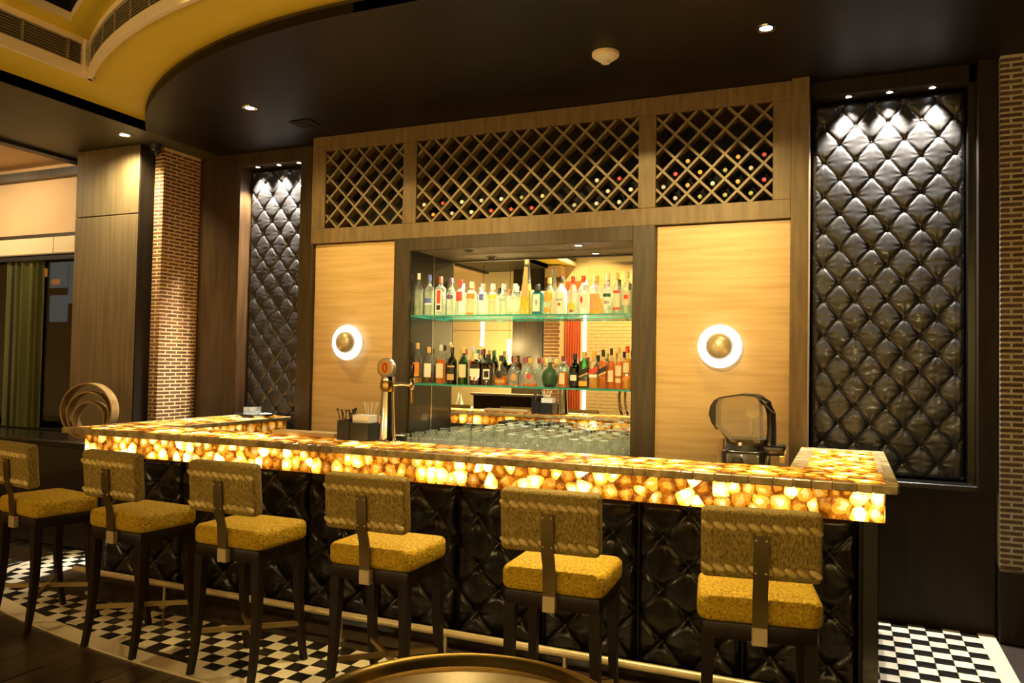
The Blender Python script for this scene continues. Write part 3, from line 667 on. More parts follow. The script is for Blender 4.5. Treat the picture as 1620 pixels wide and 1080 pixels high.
def finish_stone(name, vs, fs, uv, rn, m):
    me = bpy.data.meshes.new(name); me.from_pydata(vs, [], fs); me.materials.append(MATS[m])
    ul = me.uv_layers.new(name='cell'); li = np.empty(len(me.loops), dtype=np.int32); me.loops.foreach_get('vertex_index', li)
    ul.data.foreach_set('uv', np.array(uv, dtype=np.float32)[li].ravel())
    at = me.attributes.new('rnd', 'FLOAT', 'POINT'); at.data.foreach_set('value', np.array(rn, dtype=np.float32))
    me.polygons.foreach_set('use_smooth', [True] * len(me.polygons)); me.set_sharp_from_angle(angle=math.radians(50)); return me
def agate_field(parent, org, ux, uy, w_, h_, cw, ch, m, seed, th=.006, limit=300, used=None):
    rr = random.Random(seed); ux, uy = Vector(ux), Vector(uy); nz = ux.cross(uy); org = Vector(org)
    R = Matrix((ux, uy, nz)).transposed(); po = Vector(ORIG.get(parent.name, (0, 0, 0))); used = used if used is not None else [0]
    jv, jf, juv, jr = [], [], [], []
    for poly in voronoi(w_, h_, cw, ch, rr):
        vs, fs, (cx, cy), uv = stone_geo(poly, .0014, th, rr); rv = rr.random(); W = [R @ Vector(v) for v in vs]; c = org + ux * cx + uy * cy
        if used[0] < limit:
            used[0] += 1; me = finish_stone('agate_slice', [tuple(v) for v in W], fs, uv, [rv] * len(vs), m); obj('agate_slice', me, None, parent, c - po)
        else:
            o = len(jv); jv += [tuple(v + c - po) for v in W]; jf += [tuple(i + o for i in f) for f in fs]; juv += uv; jr += [rv] * len(vs)
    if jv: tag(obj('agate_slices', finish_stone('agate_slices', jv, jf, juv, jr, m), None, parent, (0, 0, 0)), None, None, kind='stuff')
# base
bb = thing('tufted_bar', 'long bar front clad in black diamond tufted leather panels', 'bar', (-2.45, 4.1, 0))
obj('front_carcass', MB().box(-5.02, .12, 4.10, 4.24, 0, 1.058), 'black_matt', bb)
obj('left_carcass', MB().box(-5.02, -4.68, 4.24, 5.69, 0, 1.058), 'black_matt', bb)
obj('right_carcass', bbox(-.22, .12, 4.24, 5.40, 0, 1.058, .004), 'wood_dark', bb)
obj('corner_post', bbox(.07, .14, 4.03, 4.12, 0, .90, .004), 'black_gloss', bb)
PW = .5355
for k in range(9):
    x0 = .06 - (9 - k) * PW + (0 if k else -.2); x1 = .06 - (8 - k) * PW
    a_, b_ = PW / 2, .27
    me, btn = tuft(x0 + .004, x1 - .004, .03, .90, 4.092, x0 + PW / 2 + (0 if k else .1), .31, a_, b_, .040, .011, k); me.materials.append(MATS['leather_bar'])
    lp = obj('leather_panel', me, None, bb)
    for bx_, bz_ in btn: obj('button', btn_me, None, lp, (bx_, 4.086, bz_))
obj('toe_strip', bbox(-5.02, .1, 4.05, 4.11, 0, .03, .003), 'black_gloss', bb)
# apron of lit agate
fa = thing('agate_apron', 'glowing backlit agate fascia under the bar top', 'bar fascia', (-2.45, 3.97, .9)); us = [0]
obj('light_box', MB().box(-5.055, .158, 3.968, 4.088, .905, 1.059), 'agate_grout', fa)
agate_field(fa, (-5.055, 3.968, .905), (1, 0, 0), (0, 0, 1), 5.213, .154, .066, .078, 'agate_apron', 11, used=us)
agate_field(fa, (.158, 3.968, .905), (0, 1, 0), (0, 0, 1), .12, .154, .078, .068, 'agate_apron', 12, used=us)
obj('side_panel', bbox(.122, .158, 4.09, 5.40, .905, 1.058, .003), 'agate_dull', fa); obj('side_panel', bbox(-5.055, -5.021, 4.09, 5.69, .905, 1.058, .003), 'agate_dull', fa)
fi = thing('agate_apron', 'backlit agate fascia on the inner side of the bar, glowing amber', 'bar fascia', (-3.5, 4.25, .9)); us = [0]
obj('light_box', MB().box(-4.68, -4.665, 4.26, 5.69, .905, 1.059), 'agate_grout', fi); obj('light_box', MB().box(-4.66, -.22, 4.241, 4.256, .96, 1.059), 'agate_grout', fi)
agate_field(fi, (-4.665, 4.265, .905), (0, 1, 0), (0, 0, 1), 1.42, .154, .085, .075, 'agate_inner', 13, used=us)
agate_field(fi, (-1.25, 4.256, .962), (-1, 0, 0), (0, 0, 1), 3.40, .096, .09, .09, 'agate_inner', 14, used=us)
# top
ct = thing('agate_counter', 'U shaped bar top of backlit agate slices with a stone edge', 'counter', (-2.45, 4.05, 1.06)); us = [0]
slab = bbox(BX0, BX1, BY0, BY1, 1.060, 1.094, .006, 2); slab2 = bbox(BX0, -4.62, BY1, 5.695, 1.060, 1.094, .004); slab3 = bbox(-.275, BX1, BY1, 5.43, 1.060, 1.094, .005)
for s_ in (slab, slab2, slab3): obj('slab', s_, 'agate_dull', ct)
agate_field(ct, (-5.07, 3.875, 1.094), (1, 0, 0), (0, 1, 0), 5.23, .405, .105, .105, 'agate_top', 21, th=.005, used=us)
agate_field(ct, (-5.07, 4.28, 1.094), (1, 0, 0), (0, 1, 0), .42, 1.40, .105, .105, 'agate_top', 22, th=.005, used=us)
agate_field(ct, (-.19, 4.28, 1.094), (1, 0, 0), (0, 1, 0), .335, 1.02, .095, .095, 'agate_top', 23, th=.005, used=us)
rr = random.Random(5); x = BX0
while x < BX1 - .03:
    L_ = min(rr.uniform(.06, .12), BX1 - x); obj('edge_stone', bbox(x + .0015, x + L_ - .0015, BY0 - .006, BY0 + .04, 1.058, 1.097, .004), 'agate_dull', ct); x += L_
y = BY0 + .04
while y < 5.43 - .03:
    L_ = min(rr.uniform(.08, .14), 5.43 - y); obj('edge_stone', bbox(BX1 - .04, BX1 + .006, y + .0015, y + L_ - .0015, 1.058, 1.097, .004), 'agate_dull', ct); y += L_
y = BY0 + .04
while y < 5.69 - .03:
    L_ = min(rr.uniform(.08, .14), 5.69 - y); obj('edge_stone', bbox(BX0 - .006, BX0 + .04, y + .0015, y + L_ - .0015, 1.058, 1.097, .004), 'agate_dull', ct); y += L_
obj('end_stone', bbox(-.275, BX1, 5.30, 5.432, 1.058, 1.0975, .004), 'agate_dull', ct)
# foot rail
fr_ = thing('foot_rail', 'long pale brass foot rail along the bar front near the floor', 'foot rail', (-2.4, 3.74, .006))
obj('rail', MB().lathe([(.0001, -4.86), (.020, -4.855), (.020, .04), (.0001, .045)], 14, (0, 3.76, .150), ax='x', cap=False), 'brass_pale', fr_)
for x in np.arange(-4.7, .05, .68): obj('rail_post', MB().lathe([(.030, .006), (.030, .014), (.012, .02), (.010, .13), (.014, .15)], 12, (x, 3.76, 0)), 'brass_pale', fr_)
# work counter inside, back counter under the mirror
wc = thing('work_counter', 'steel work counter on the inner side of the bar', 'counter', (-2.4, 4.45, 0))
obj('body', MB().box(-4.62, -.28, 4.30, 4.60, .05, .90), 'black_matt', wc); obj('top', bbox(-4.62, -.28, 4.262, 4.62, .90, .92, .003), 'steel', wc)
obj('ice_well', bbox(-3.22, -2.52, 4.27, 4.58, .921, 1.03, .006), 'black_matt', wc)
bc = thing('back_counter', 'dark stone back counter below the mirror crowded with glasses', 'counter', (-2.35, 5.2, 0))
obj('body', MB().box(-3.95, -.45, 5.02, 5.46, 0, .88), 'black_matt', bc); obj('top', bbox(-3.95, -.45, 4.99, 5.44, .88, .92, .004), 'stone_pale', bc); obj('niche_top', MB().box(-3.272, -1.434, 5.442, MY - .002, .88, .92), 'stone_pale', bc)

# ================================================================== STOOLS
def rrect(hx, hy, r, n=5):
    pts = []
    for cx, cy, a0_ in ((hx - r, hy - r, 0), (-hx + r, hy - r, PI / 2), (-hx + r, -hy + r, PI), (hx - r, -hy + r, 1.5 * PI)):
        for k in range(n + 1): a = a0_ + PI / 2 * k / n; pts.append((cx + r * math.cos(a), cy + r * math.sin(a)))
    return pts
def cushion(hx, hy, z0, z1, rp, re, dome=.012, c=(0, 0)):
    mb = MB(); rings = []
    for k in range(4): a = PI / 2 * k / 3; rings.append((re * (1 - math.sin(a)), z0 + re * (1 - math.cos(a))))
    for k in range(4): a = PI / 2 * k / 3; rings.append((re * (1 - math.cos(a)), z1 - re * (1 - math.sin(a))))
    rings += [(re + .03, z1 + dome * .55), (re + .09, z1 + dome)]
    vs = []
    for ins, z in rings: vs += [(x + c[0], y + c[1], z) for x, y in rrect(hx - ins, hy - ins, max(.012, rp - ins))]
    n = len(rrect(1, 1, .1)); m = len(rings); fs = [(j * n + k, j * n + (k + 1) % n, (j + 1) * n + (k + 1) % n, (j + 1) * n + k) for j in range(m - 1) for k in range(n)]
    fs += [tuple(range(n - 1, -1, -1)), tuple((m - 1) * n + k for k in range(n))]
    return mb.add(vs, fs)
def make_stool():
    t = thing('bar_stool', 'x', 'bar stool', (0, 0, 0), group='bar stools along the bar front')
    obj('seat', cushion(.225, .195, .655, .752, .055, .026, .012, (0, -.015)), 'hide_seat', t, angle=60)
    obj('seat_frame', bbox(-.205, .205, -.195, .165, .590, .656, .008, 2), 'wood_leg', t)
    for sx in (-1, 1):
        pts = []; rad = []
        for k in range(9):
            q = k / 8; z = .60 * (1 - q); pts.append((sx * (.182 + .012 * q), -.172 - .045 * q ** 3, z)); rad.append(0)
        for (ps, nm) in ((pts, 'leg'), ([(sx * (.182 + .010 * k / 8), .142 + .055 * (k / 8) ** 3, .60 * (1 - k / 8)) for k in range(9)], 'leg')):
            mb = MB(); vs = []
            for k, p in enumerate(ps):
                hw = .024 - .010 * k / 8
                vs += [(p[0] - hw, p[1] - hw, p[2]), (p[0] + hw, p[1] - hw, p[2]), (p[0] + hw, p[1] + hw, p[2]), (p[0] - hw, p[1] + hw, p[2])]
            m = len(ps); fs = [(j * 4 + k, j * 4 + (k + 1) % 4, j * 4 + 4 + (k + 1) % 4, j * 4 + 4 + k) for j in range(m - 1) for k in range(4)] + [(3, 2, 1, 0), (m * 4 - 4, m * 4 - 3, m * 4 - 2, m * 4 - 1)]
            obj(nm, mb.add(vs, fs), 'wood_leg', t, angle=50)
    obj('stretcher', MB().bar((-.19, -.172, .205), (.19, .150, .205), .016, .024), 'brass_dull', t)
    obj('stretcher', MB().bar((.19, -.172, .200), (-.19, .150, .200), .016, .024), 'brass_dull', t)
    M = Matrix.Translation((0, -.205, .83)) @ Matrix.Rotation(math.radians(5), 4, 'X')
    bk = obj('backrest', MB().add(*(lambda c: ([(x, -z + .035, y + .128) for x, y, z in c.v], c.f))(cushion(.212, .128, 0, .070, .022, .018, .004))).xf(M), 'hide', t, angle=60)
    for zz in (.196, .040):
        mb = MB(); nb = 10
        for k in range(nb):
            x = -.188 + .376 * k / (nb - 1)
            o = MB().sphere((0, 0, 0), 1, 6, (.027, .011, .0125)); o.xf(M @ Matrix.Translation((x, -.036, zz)) @ Matrix.Rotation(math.radians(28), 4, 'Y')); mb.add(o.v, o.f)
        obj('rope_braid', mb, 'rope', bk, angle=180)
    P = [M @ Vector((0, -.050, .170)), M @ Vector((0, -.050, .02)), Vector((0, -.232, .775)), Vector((.0, -.226, .70)), Vector((0, -.222, .655))]
    P2 = [Vector(p) for p in P]; mb = MB(); vs = []
    for p in P2: vs += [(p.x - .027, p.y - .004, p.z), (p.x + .027, p.y - .004, p.z), (p.x + .027, p.y + .004, p.z), (p.x - .027, p.y + .004, p.z)]
    m = len(P2); mb.add(vs, [(j * 4 + k, j * 4 + (k + 1) % 4, j * 4 + 4 + (k + 1) % 4, j * 4 + 4 + k) for j in range(m - 1) for k in range(4)] + [(3, 2, 1, 0), (m * 4 - 4, m * 4 - 3, m * 4 - 2, m * 4 - 1)])
    stp = obj('back_strap', mb, 'strap_metal', t, angle=30)
    for bx_ in (-.018, .018):
        for zz in (.155, .035):
            q = M @ Vector((bx_, -.055, zz)); obj('bolt', MB().sphere(q, .0042, 5, (1, .6, 1)), 'brass_pale', stp)
    obj('strap_plate', bbox(-.028, .028, -.230, -.196, .588, .655, .003), 'brass_pale', t)
    return t
stool0 = make_stool()
for i, (x, y, a, lb) in enumerate(((-4.47, 3.29, -9, 'hide covered bar stool farthest left, cut by the picture edge'), (-3.655, 3.27, -3, 'hide covered bar stool, second from left, overlapping the one at the picture edge'),
                                   (-2.855, 3.245, 0, 'hide covered bar stool, third from left, all four legs on chequered tiles'), (-2.01, 3.235, 1, 'hide covered bar stool, fourth from left, behind the round brass table'),
                                   (-1.125, 3.235, 3, 'hide covered bar stool, second from right, its right side showing'), (-.322, 3.215, 9, 'hide covered bar stool farthest right, seen squarely from behind'))):
    o = stool0 if i == 0 else copy_tree(stool0)
    o.location = (x, y, .003); o.rotation_euler = (0, 0, math.radians(a)); o['label'] = lb

# ================================================================== LAMPS
def downlight(loc, label, power, angle, target=None, on=True, r=.045, color=COOL, mats=('lamp_cool', 'chrome'), blend=.6, soft=0):
    t = thing('downlight', label, 'downlight', loc, group='recessed ceiling downlights'); x, y, z = loc
    obj('trim_ring', MB().lathe([(r * .78, .004), (r * .80, -.004), (r * 1.25, -.006), (r * 1.30, 0), (r * 1.30, .002)], 24, loc, cap=False), mats[1], t)
    obj('lamp_face', MB().lathe([(.0001, -.001), (r * .8, -.001)], 24, loc, cap=False), mats[0] if on else 'black_gloss', t)
    if on: spot('lamp_beam', (x, y, z - .02), target or (x, y, 0), power, angle, blend, color, t, soft or r * .7)
    return t
downlight((-5.824, 4.85, HC), 'small lit downlight above the wood pier', 255, 116, (-6.25, 5.10, 2.4), r=.05, blend=1, color=(1, .90, .60))
downlight((-4.255, 4.66, HC), 'lit downlight above the left part of the bar', BAR_W * .36, 160, (-4.255, 4.75, 1.2), color=WARM, blend=1, soft=.14)
downlight((-.435, 4.595, HC), 'lit downlight near the smoke detector, above the right part of the bar', BAR_W * .36, 118, (-.95, 5.15, 1.2), color=WARM, blend=1, soft=.14)
for k, x in enumerate((-1.84, -1.1, -.4)): downlight((x, 3.60, HC), ('first', 'second', 'third')[k] + ' downlight over the bar stools, just above the picture', 210, 62, (x, 3.42, 0), color=WARM)
for k, x in enumerate((-9.0, -7.9)): downlight((x, 4.35, HC + .02), ('farther', 'nearer')[k] + ' added fill downlight washing the window wall, left of the picture', 72, 130, (x + .4, 5.4, 2.3), color=(1, .78, .46), blend=1)  # both added out of view to brighten the window wall
for k, x in enumerate((-5.14, -4.89, -4.66)): downlight((x, 5.76, 3.428), ('left', 'middle', 'right')[k] + ' of three small spots over the left tufted panel', NICHE_W * 1.3, 75, (x, 5.84, 1.0), r=.024)
for k, x in enumerate((.0, .25, .5)): downlight((x, 5.655, 3.448), ('left', 'middle', 'right')[k] + ' of three small spots over the right tufted panel', NICHE_W, 75, (x, 5.76, 1.0), r=.024)
downlight((-2.832, 5.640, 2.521), 'niche downlight with a dark baffle over the left bottles', 130, 130, (-2.75, 5.50, 1.4), r=.035, color=(1, .88, .60), mats=('black_gloss', 'black_gloss'), blend=.9)
downlight((-1.893, 5.640, 2.521), 'lit downlight in the mirror niche ceiling', 130, 130, (-2.0, 5.50, 1.4), r=.035, color=(1, .88, .60), mats=('lamp_white', 'steel'), blend=.9)
sd = thing('smoke_detector', 'round cream smoke detector on the dark ceiling', 'smoke detector', (-1.392, 4.62, HC))
obj('base', MB().lathe([(.085, 0), (.085, -.018), (.078, -.026)], 28, (-1.392, 4.62, HC)), 'paint_cream', sd); obj('dome', MB().lathe([(.072, -.026), (.050, -.045), (.030, -.050), (.028, -.064), (.020, -.068), (.0001, -.069)], 24, (-1.392, 4.62, HC), cap=False), 'white_matt', sd)
cm = thing('dome_camera', 'black glossy dome camera at the top of the brick column', 'camera', (-5.80, 5.16, 3.5))
obj('mount', MB().lathe([(.05, 0), (.05, -.04), (.045, -.05)], 20, (-5.80, 5.16, HC)), 'black_matt', cm); obj('dome', MB().sphere((-5.80, 5.16, HC - .055), .048, 10), 'black_gloss', cm)
av = thing('ceiling_vent', 'square black air vent in the dark bar ceiling', 'vent', (-4.10, 5.13, HC))
obj('frame', bbox(-4.20, -4.0, 5.05, 5.21, HC - .012, HC, .003), 'black_matt', av)
for k in range(5): obj('blade', MB().box(-4.18, -4.02, 5.068 + k * .028, 5.078 + k * .028, HC - .016, HC - .011), 'wood_dark', av)
def sconce(x, z, label):
    t = thing('wall_sconce', label, 'wall lamp', (x, FY + .03, z), group='ring wall lamps on the travertine panels'); c = (x, FY + .036, z)
    obj('back_plate', MB().lathe([(.06, 0), (.06, -.055), (.05, -.06)], 24, c, ax='y'), 'white_gloss', t)
    obj('ring_diffuser', MB().lathe([(.075, -.050), (.080, -.064), (.100, -.072), (.130, -.070), (.146, -.060), (.150, -.050), (.145, -.040), (.075, -.040)], 40, c, ax='y'), 'ring_glow', t)
    obj('mirror_bulb', MB().lathe([(.092, -.050), (.091, -.078), (.080, -.100), (.060, -.118), (.032, -.129), (.0001, -.132)], 28, c, ax='y', cap=False), 'brass_pale', t)  # brass colour carries the gold sparkle a silvered bulb would reflect
sconce(-3.885, 1.762, 'round glowing white ring wall lamp on the left travertine panel'); sconce(-.807, 1.752, 'round glowing white ring wall lamp on the right travertine panel')
wl = thing('wall_lamp', 'small wall lamp on the dark wall right of the brick column, out of view', 'wall lamp', (2.3, 5.55, 1.25))
obj('back_plate', MB().lathe([(.05, 0), (.05, -.02), (.02, -.03)], 20, (2.3, 5.55, 1.25), ax='y'), 'steel', wl); obj('arm', MB().tube([(2.3, 5.53, 1.25), (2.3, 5.30, 1.25)], .008, 8), 'steel', wl)
obj('shade', MB().lathe([(.05, .03), (.09, -.10)], 24, (2.3, 5.30, 1.27), cap=False), 'white_matt', wl)
d = bpy.data.lights.new('bulb', 'POINT'); d.energy = 28; d.color = (1, .93, .80); d.shadow_soft_size = .03; o = bpy.data.objects.new('bulb', d); COL.objects.link(o); o.parent = wl; o.location = (0, -.25, -.06)
# two adjustable spots high in the cove, turned to the back bar
for k, (x, y, tx) in enumerate(((-1.1, .9, -1.75), (-3.0, 1.2, -3.1))):
    t = thing('track_spot', ('right', 'left')[k] + ' adjustable spot lamp high in the ceiling cove, out of view', 'spot lamp', (x, y, 4.2))
    obj('bracket', MB().lathe([(.04, 0), (.04, -.02), (.01, -.03), (.01, -.07)], 16, (x, y, 4.2)), 'black_matt', t)
    dv = (Vector((tx, 5.5, 2.5)) - Vector((x, y, 4.09))).normalized(); q = dv.to_track_quat('Z', 'Y').to_matrix().to_4x4()
    obj('can', MB().lathe([(.03, -.06), (.045, -.05), (.05, .06), (.046, .06), (.04, -.03), (.0001, -.03)], 20, cap=False).xf(Matrix.Translation((x, y, 4.09)) @ q), 'black_gloss', t)
    obj('lens', MB().lathe([(.0001, .03), (.042, .03)], 20, cap=False).xf(Matrix.Translation((x, y, 4.09)) @ q), 'lamp_white', t)
    spot('lamp_beam', tuple(Vector((x, y, 4.09)) + dv * .07), (tx, 5.5, 2.5), (SPOT_W, SPOT_W * .56)[k], (40, 30)[k], .7, WARM, t, .04)
# fill downlights added behind the camera to brighten the lounge and mirror
k = 0
for x, y in ((-7.4, -2.2), (-5.9, -2.2), (-4.6, -2.2), (-3.2, -2.2), (-1.2, -2.0), (1.0, -2.0)):
    downlight((x, y, 4.2), ('first', 'second', 'third', 'fourth', 'fifth', 'sixth')[k] + ' added fill downlight in the upper cove ceiling, out of view', ROOM_FILL_W, 120, (x, y - .55, 0), color=WARM, r=.06); k += 1

# ================================================================== BOTTLES
def prof(kind, h, r):
    n = r * .30
    P = {'tall': [(.86, 0), (1, .01), (1, .60), (.92, .66), (.55, .72), (.36, .76), (.30, .80), (.30, .93), (.34, .94), (.34, .955)],
         'vodka': [(.9, 0), (1, .012), (1, .62), (.96, .67), (.7, .72), (.38, .76), (.34, .79), (.34, .90), (.40, .91), (.40, .94)],
         'wine': [(.9, 0), (1, .012), (1, .56), (.94, .62), (.62, .70), (.36, .77), (.32, .82), (.31, .93), (.35, .94), (.35, .955)],
         'square': [(.92, 0), (1, .012), (1, .66), (.92, .71), (.52, .75), (.36, .78), (.34, .90), (.38, .91), (.38, .945)],
         'cone': [(1, 0), (1.02, .01), (.92, .2), (.70, .50), (.48, .80), (.40, .90), (.40, .94)],
         'flask': [(.72, 0), (.86, .02), (1, .20), (.98, .36), (.80, .52), (.48, .62), (.27, .67), (.24, .72), (.24, .84), (.28, .85), (.28, .87)],
         'jug': [(.62, 0), (.82, .04), (1, .24), (1, .38), (.82, .54), (.46, .63), (.26, .68), (.23, .74), (.23, .85), (.27, .86), (.27, .88)],
         'dimple': [(1, 0), (1, .02), (.93, .25), (.86, .50), (.60, .62), (.34, .68), (.30, .74), (.30, .86), (.34, .87), (.34, .89)]}[kind]
    return [(a * r, b * h) for a, b in P]
def text_mesh(body, size, m):
    cu = bpy.data.curves.new('t', 'FONT'); cu.body = body; cu.size = size; cu.align_x = 'CENTER'; cu.align_y = 'CENTER'; cu.space_line = .9
    o = bpy.data.objects.new('t', cu); COL.objects.link(o); dg = bpy.context.evaluated_depsgraph_get(); me = bpy.data.meshes.new_from_object(o.evaluated_get(dg)); bpy.data.objects.remove(o); bpy.data.curves.remove(cu)
    me.materials.clear(); me.materials.append(MATS[m]); return me
def curved_patch(pr, h, z0, z1, th, sq, sy, off=.0012, n=10, skew=0, oval=False):
    """label wrapped on the front (-y) of the bottle"""
    def rad(z):
        for (a, b), (c, d) in zip(pr[:-1], pr[1:]):
            if b <= z <= d: return a + (c - a) * ((z - b) / (d - b) if d > b else 0)
        return pr[-1][0]
    vs = []; rows = 7 if oval else 3
    for j in range(rows):
        q = j / (rows - 1)
        for k in range(n + 1):
            s = k / n * 2 - 1; t_ = th * s * (math.sqrt(max(.02, 1 - (2 * q - 1) ** 2)) if oval else 1); a = -PI / 2 + t_
            z = z0 + (z1 - z0) * q + skew * s; r = rad(max(0, min(h, z))) + off; cx, cy = math.cos(a), math.sin(a)
            g = (abs(cx) ** sq + abs(cy) ** sq) ** (-1 / sq) if sq != 2 else 1
            vs.append((r * g * cx, r * g * cy * sy, z))
    fs = [(j * (n + 1) + k, j * (n + 1) + k + 1, (j + 1) * (n + 1) + k + 1, (j + 1) * (n + 1) + k) for j in range(rows - 1) for k in range(n)]
    return MB().add(vs, fs)
def bottle(x, y, z, h, r, kind, glass, liq, lvl, cap, labels, label, rz=0, sq=2.0, sy=1.0, text=None, group='bottles on the glass shelves'):
    t = thing('bottle', label, 'bottle', (x, y, z), rz + 1e-9, group); pr = prof(kind, h, r)
    n = 20
    if glass.startswith('lab_'): obj('glass', MB().lathe(pr, n, sq=sq, sy=sy), glass, t)
    else: obj('glass', MB().lathe(pr, n, sq=sq, sy=sy), glass, t)
    if liq:
        top = h * lvl; ip = [(max(.0005, a - .0035), max(b, .006)) for a, b in pr if b < top]; 
        for (a, b), (c, d) in zip(pr[:-1], pr[1:]):
            if b <= top < d: ip.append((max(.0005, a + (c - a) * (top - b) / (d - b) - .0035), top))
        obj('liquid', MB().lathe(ip, n, sq=sq, sy=sy), liq, t)
    rn = pr[-1][0]; zt = pr[-1][1]; hc = h - zt + .035 * (1 if kind in ('tall', 'vodka', 'wine', 'square') else .4)
    obj('cap', MB().lathe([(rn * 1.12, h - hc), (rn * 1.14, h - .006), (rn * 1.0, h), (.0001, h)], 14, cap=False), 'lab_' + cap, t)
    for L_ in labels:
        c, a, b, th = L_[:4]; sk = L_[4] if len(L_) > 4 and not isinstance(L_[4], str) else 0
        obj('label', curved_patch(pr, h, a * h, b * h, th, sq, sy, off=.0012 + .0004 * labels.index(L_), skew=sk, oval=len(L_) > 4 and L_[4] == 'oval'), 'lab_' + c, t, angle=60)
    if text:
        body, size, zc, m = text; me = text_mesh(body, size, m); R_ = pr[1][0] + .0022
        for v in me.vertices: a = -PI / 2 + v.co.x / R_; v.co = Vector((R_ * math.cos(a), R_ * math.sin(a) * sy, zc * h + v.co.y))
        obj('print', me, None, t)
    return t
BY = 5.565; ZU, ZL = 1.987, 1.432
GB = 'glass_bottle'
UP = [  # x, h, r, kind, glass, liquid, level, cap, labels, name, sq, sy, text
 (-3.244, .350, .036, 'tall', GB, 'liq_clear', .60, 'white', [('grey', .22, .40, .5)], 'slim frosted bottle with white cap and grey tree mark, leftmost on the upper shelf', 2, 1, None),
 (-3.143, .335, .038, 'tall', GB, 'liq_clear', .58, 'blue', [('blue', .30, .42, .9), ('white', .26, .30, .9)], 'clear bottle with blue neck cap and blue band label', 2, 1, None),
 (-3.040, .318, .037, 'square', GB, 'liq_clear', .60, 'red', [('white', .10, .66, .62), ('red', .30, .64, .42), ('black', .14, .26, .42)], 'square clear bottle with red cap and tall red label', 7, .9, None),
 (-2.942, .305, .036, 'wine', GB, 'liq_clear', .56, 'purple', [('purple', .42, .56, .9, 'oval')], 'clear bottle with dark purple cap and purple oval label', 2, 1, None),
 (-2.858, .285, .036, 'vodka', GB, 'liq_clear', .55, 'red', [('red', .40, .66, .8)], 'clear bottle with red cap and square red label', 2, 1, None),
 (-2.757, .268, .041, 'vodka', GB, 'liq_clear', .60, 'white', [('orange', .48, .64, 1.0), ('cream', .08, .46, .95), ('orange', .01, .07, .9)], 'clear short necked bottle with orange band label', 2, 1, ('ABSOLUT', .011, .42, 'lab_brown')),
 (-2.656, .250, .040, 'vodka', GB, 'liq_clear', .60, 'silver', [('blue', .46, .66, .5)], 'clear short necked bottle with blue lettering', 2, 1, ('ABSOLUT\nVODKA', .013, .40, 'lab_purple')),
 (-2.568, .247, .040, 'vodka', GB, 'liq_clear', .60, 'white', [('yellow', .50, .64, .9), ('cream', .10, .48, .9)], 'clear short necked bottle with yellow label', 2, 1, ('ABSOLUT', .011, .42, 'lab_gold')),
 (-2.475, .245, .040, 'vodka', GB, 'liq_clear', .60, 'silver', [], 'clear short necked bottle with plain black lettering', 2, 1, ('ABSOLUT\nVODKA', .015, .48, 'lab_black')),
 (-2.378, .243, .041, 'vodka', GB, 'liq_clear', .60, 'white', [('white', .10, .60, .8)], 'clear short necked bottle with red lettering', 2, 1, ('ABSOLUT', .015, .54, 'lab_red')),
 (-2.285, .430, .043, 'cone', GB, 'liq_yellow', .55, 'cream', [('tan', .32, .54, .8), ('gold', .55, .86, .6)], 'very tall tapering bottle of yellow liqueur', 9, 1, None),
 (-2.190, .235, .041, 'square', 'glass_teal', 'liq_teal', .70, 'black', [('white', .10, .66, .62), ('grey', .30, .50, .25, 'oval')], 'square sea blue bottle with white label', 7, .8, None),
 (-2.096, .283, .040, 'wine', GB, 'liq_clear', .55, 'amber', [('amber', .32, .66, .95, 'oval'), ('amber', .06, .18, .8)], 'clear bottle with orange round label and amber cap', 2, 1, None),
 (-2.000, .287, .047, 'wine', 'lab_white', None, 0, 'black', [('brown', .22, .30, .28, 'oval')], 'opaque white rum bottle with black cap', 2, 1, ('MALIBU', .018, .38, 'lab_black')),
 (-1.906, .288, .037, 'wine', GB, 'liq_clear', .55, 'red', [('yellow', .06, .32, .8, 'oval'), ('brown', .04, .12, .45, 'oval')], 'clear bottle with red and yellow neck and yellow oval label', 2, 1, None),
 (-1.824, .290, .042, 'wine', GB, 'liq_clear', .55, 'red', [('white', .14, .52, .85), ('red', .28, .46, .25, 'oval')], 'clear bottle with red cap and white label showing a red figure', 2, 1, None),
 (-1.723, .287, .046, 'square', GB, 'liq_gold', .42, 'gold', [('tan', .12, .52, .7)], 'broad square bottle of gold tequila with tan label', 6, .75, None),
 (-1.632, .300, .039, 'wine', GB, 'liq_clear', .55, 'cream', [('green', .42, .50, .8), ('white', .20, .40, .85), ('grey', .24, .32, .5)], 'clear bottle with cream cap and pale green label', 2, 1, None),
 (-1.560, .305, .034, 'tall', GB, 'liq_clear', .55, 'gold', [('cream', .10, .56, .8), ('red', .50, .56, .8), ('red', .10, .15, .8)], 'clear bottle with gold cap and pink edged label', 2, 1, None),
 (-1.486, .312, .038, 'wine', GB, 'liq_clear', .55, 'cream', [('cream', .20, .52, .9), ('red', .34, .44, .4)], 'clear rum bottle with cream cap, rightmost on the upper shelf', 2, 1, None)]
for x, h, r, kd, g, lq, lv, cp, lb, nm, sq, sy, tx in UP: bottle(x, BY, ZU, h, r, kd, g, lq, lv, cp, lb, nm, 0, sq, sy, tx)
UPB = [(-2.905, .27, .034, 'vodka', GB, 'silver', 'second row clear bottle half hidden behind the red capped bottle'), (-2.72, .262, .035, 'vodka', GB, 'black', 'black capped clear bottle in the second row of the upper shelf'),
       (-2.62, .25, .035, 'vodka', GB, 'brown', 'brown capped clear bottle in the second row of the upper shelf'), (-2.42, .24, .034, 'vodka', GB, 'white', 'white capped clear bottle in the second row of the upper shelf'),
       (-1.78, .26, .034, 'wine', GB, 'red', 'red capped clear bottle in the second row of the upper shelf'), (-1.67, .27, .034, 'wine', GB, 'maroon', 'maroon capped clear bottle in the second row of the upper shelf'), (-1.585, .27, .034, 'wine', GB, 'black', 'black capped clear bottle at the right end of the second row, upper shelf')]
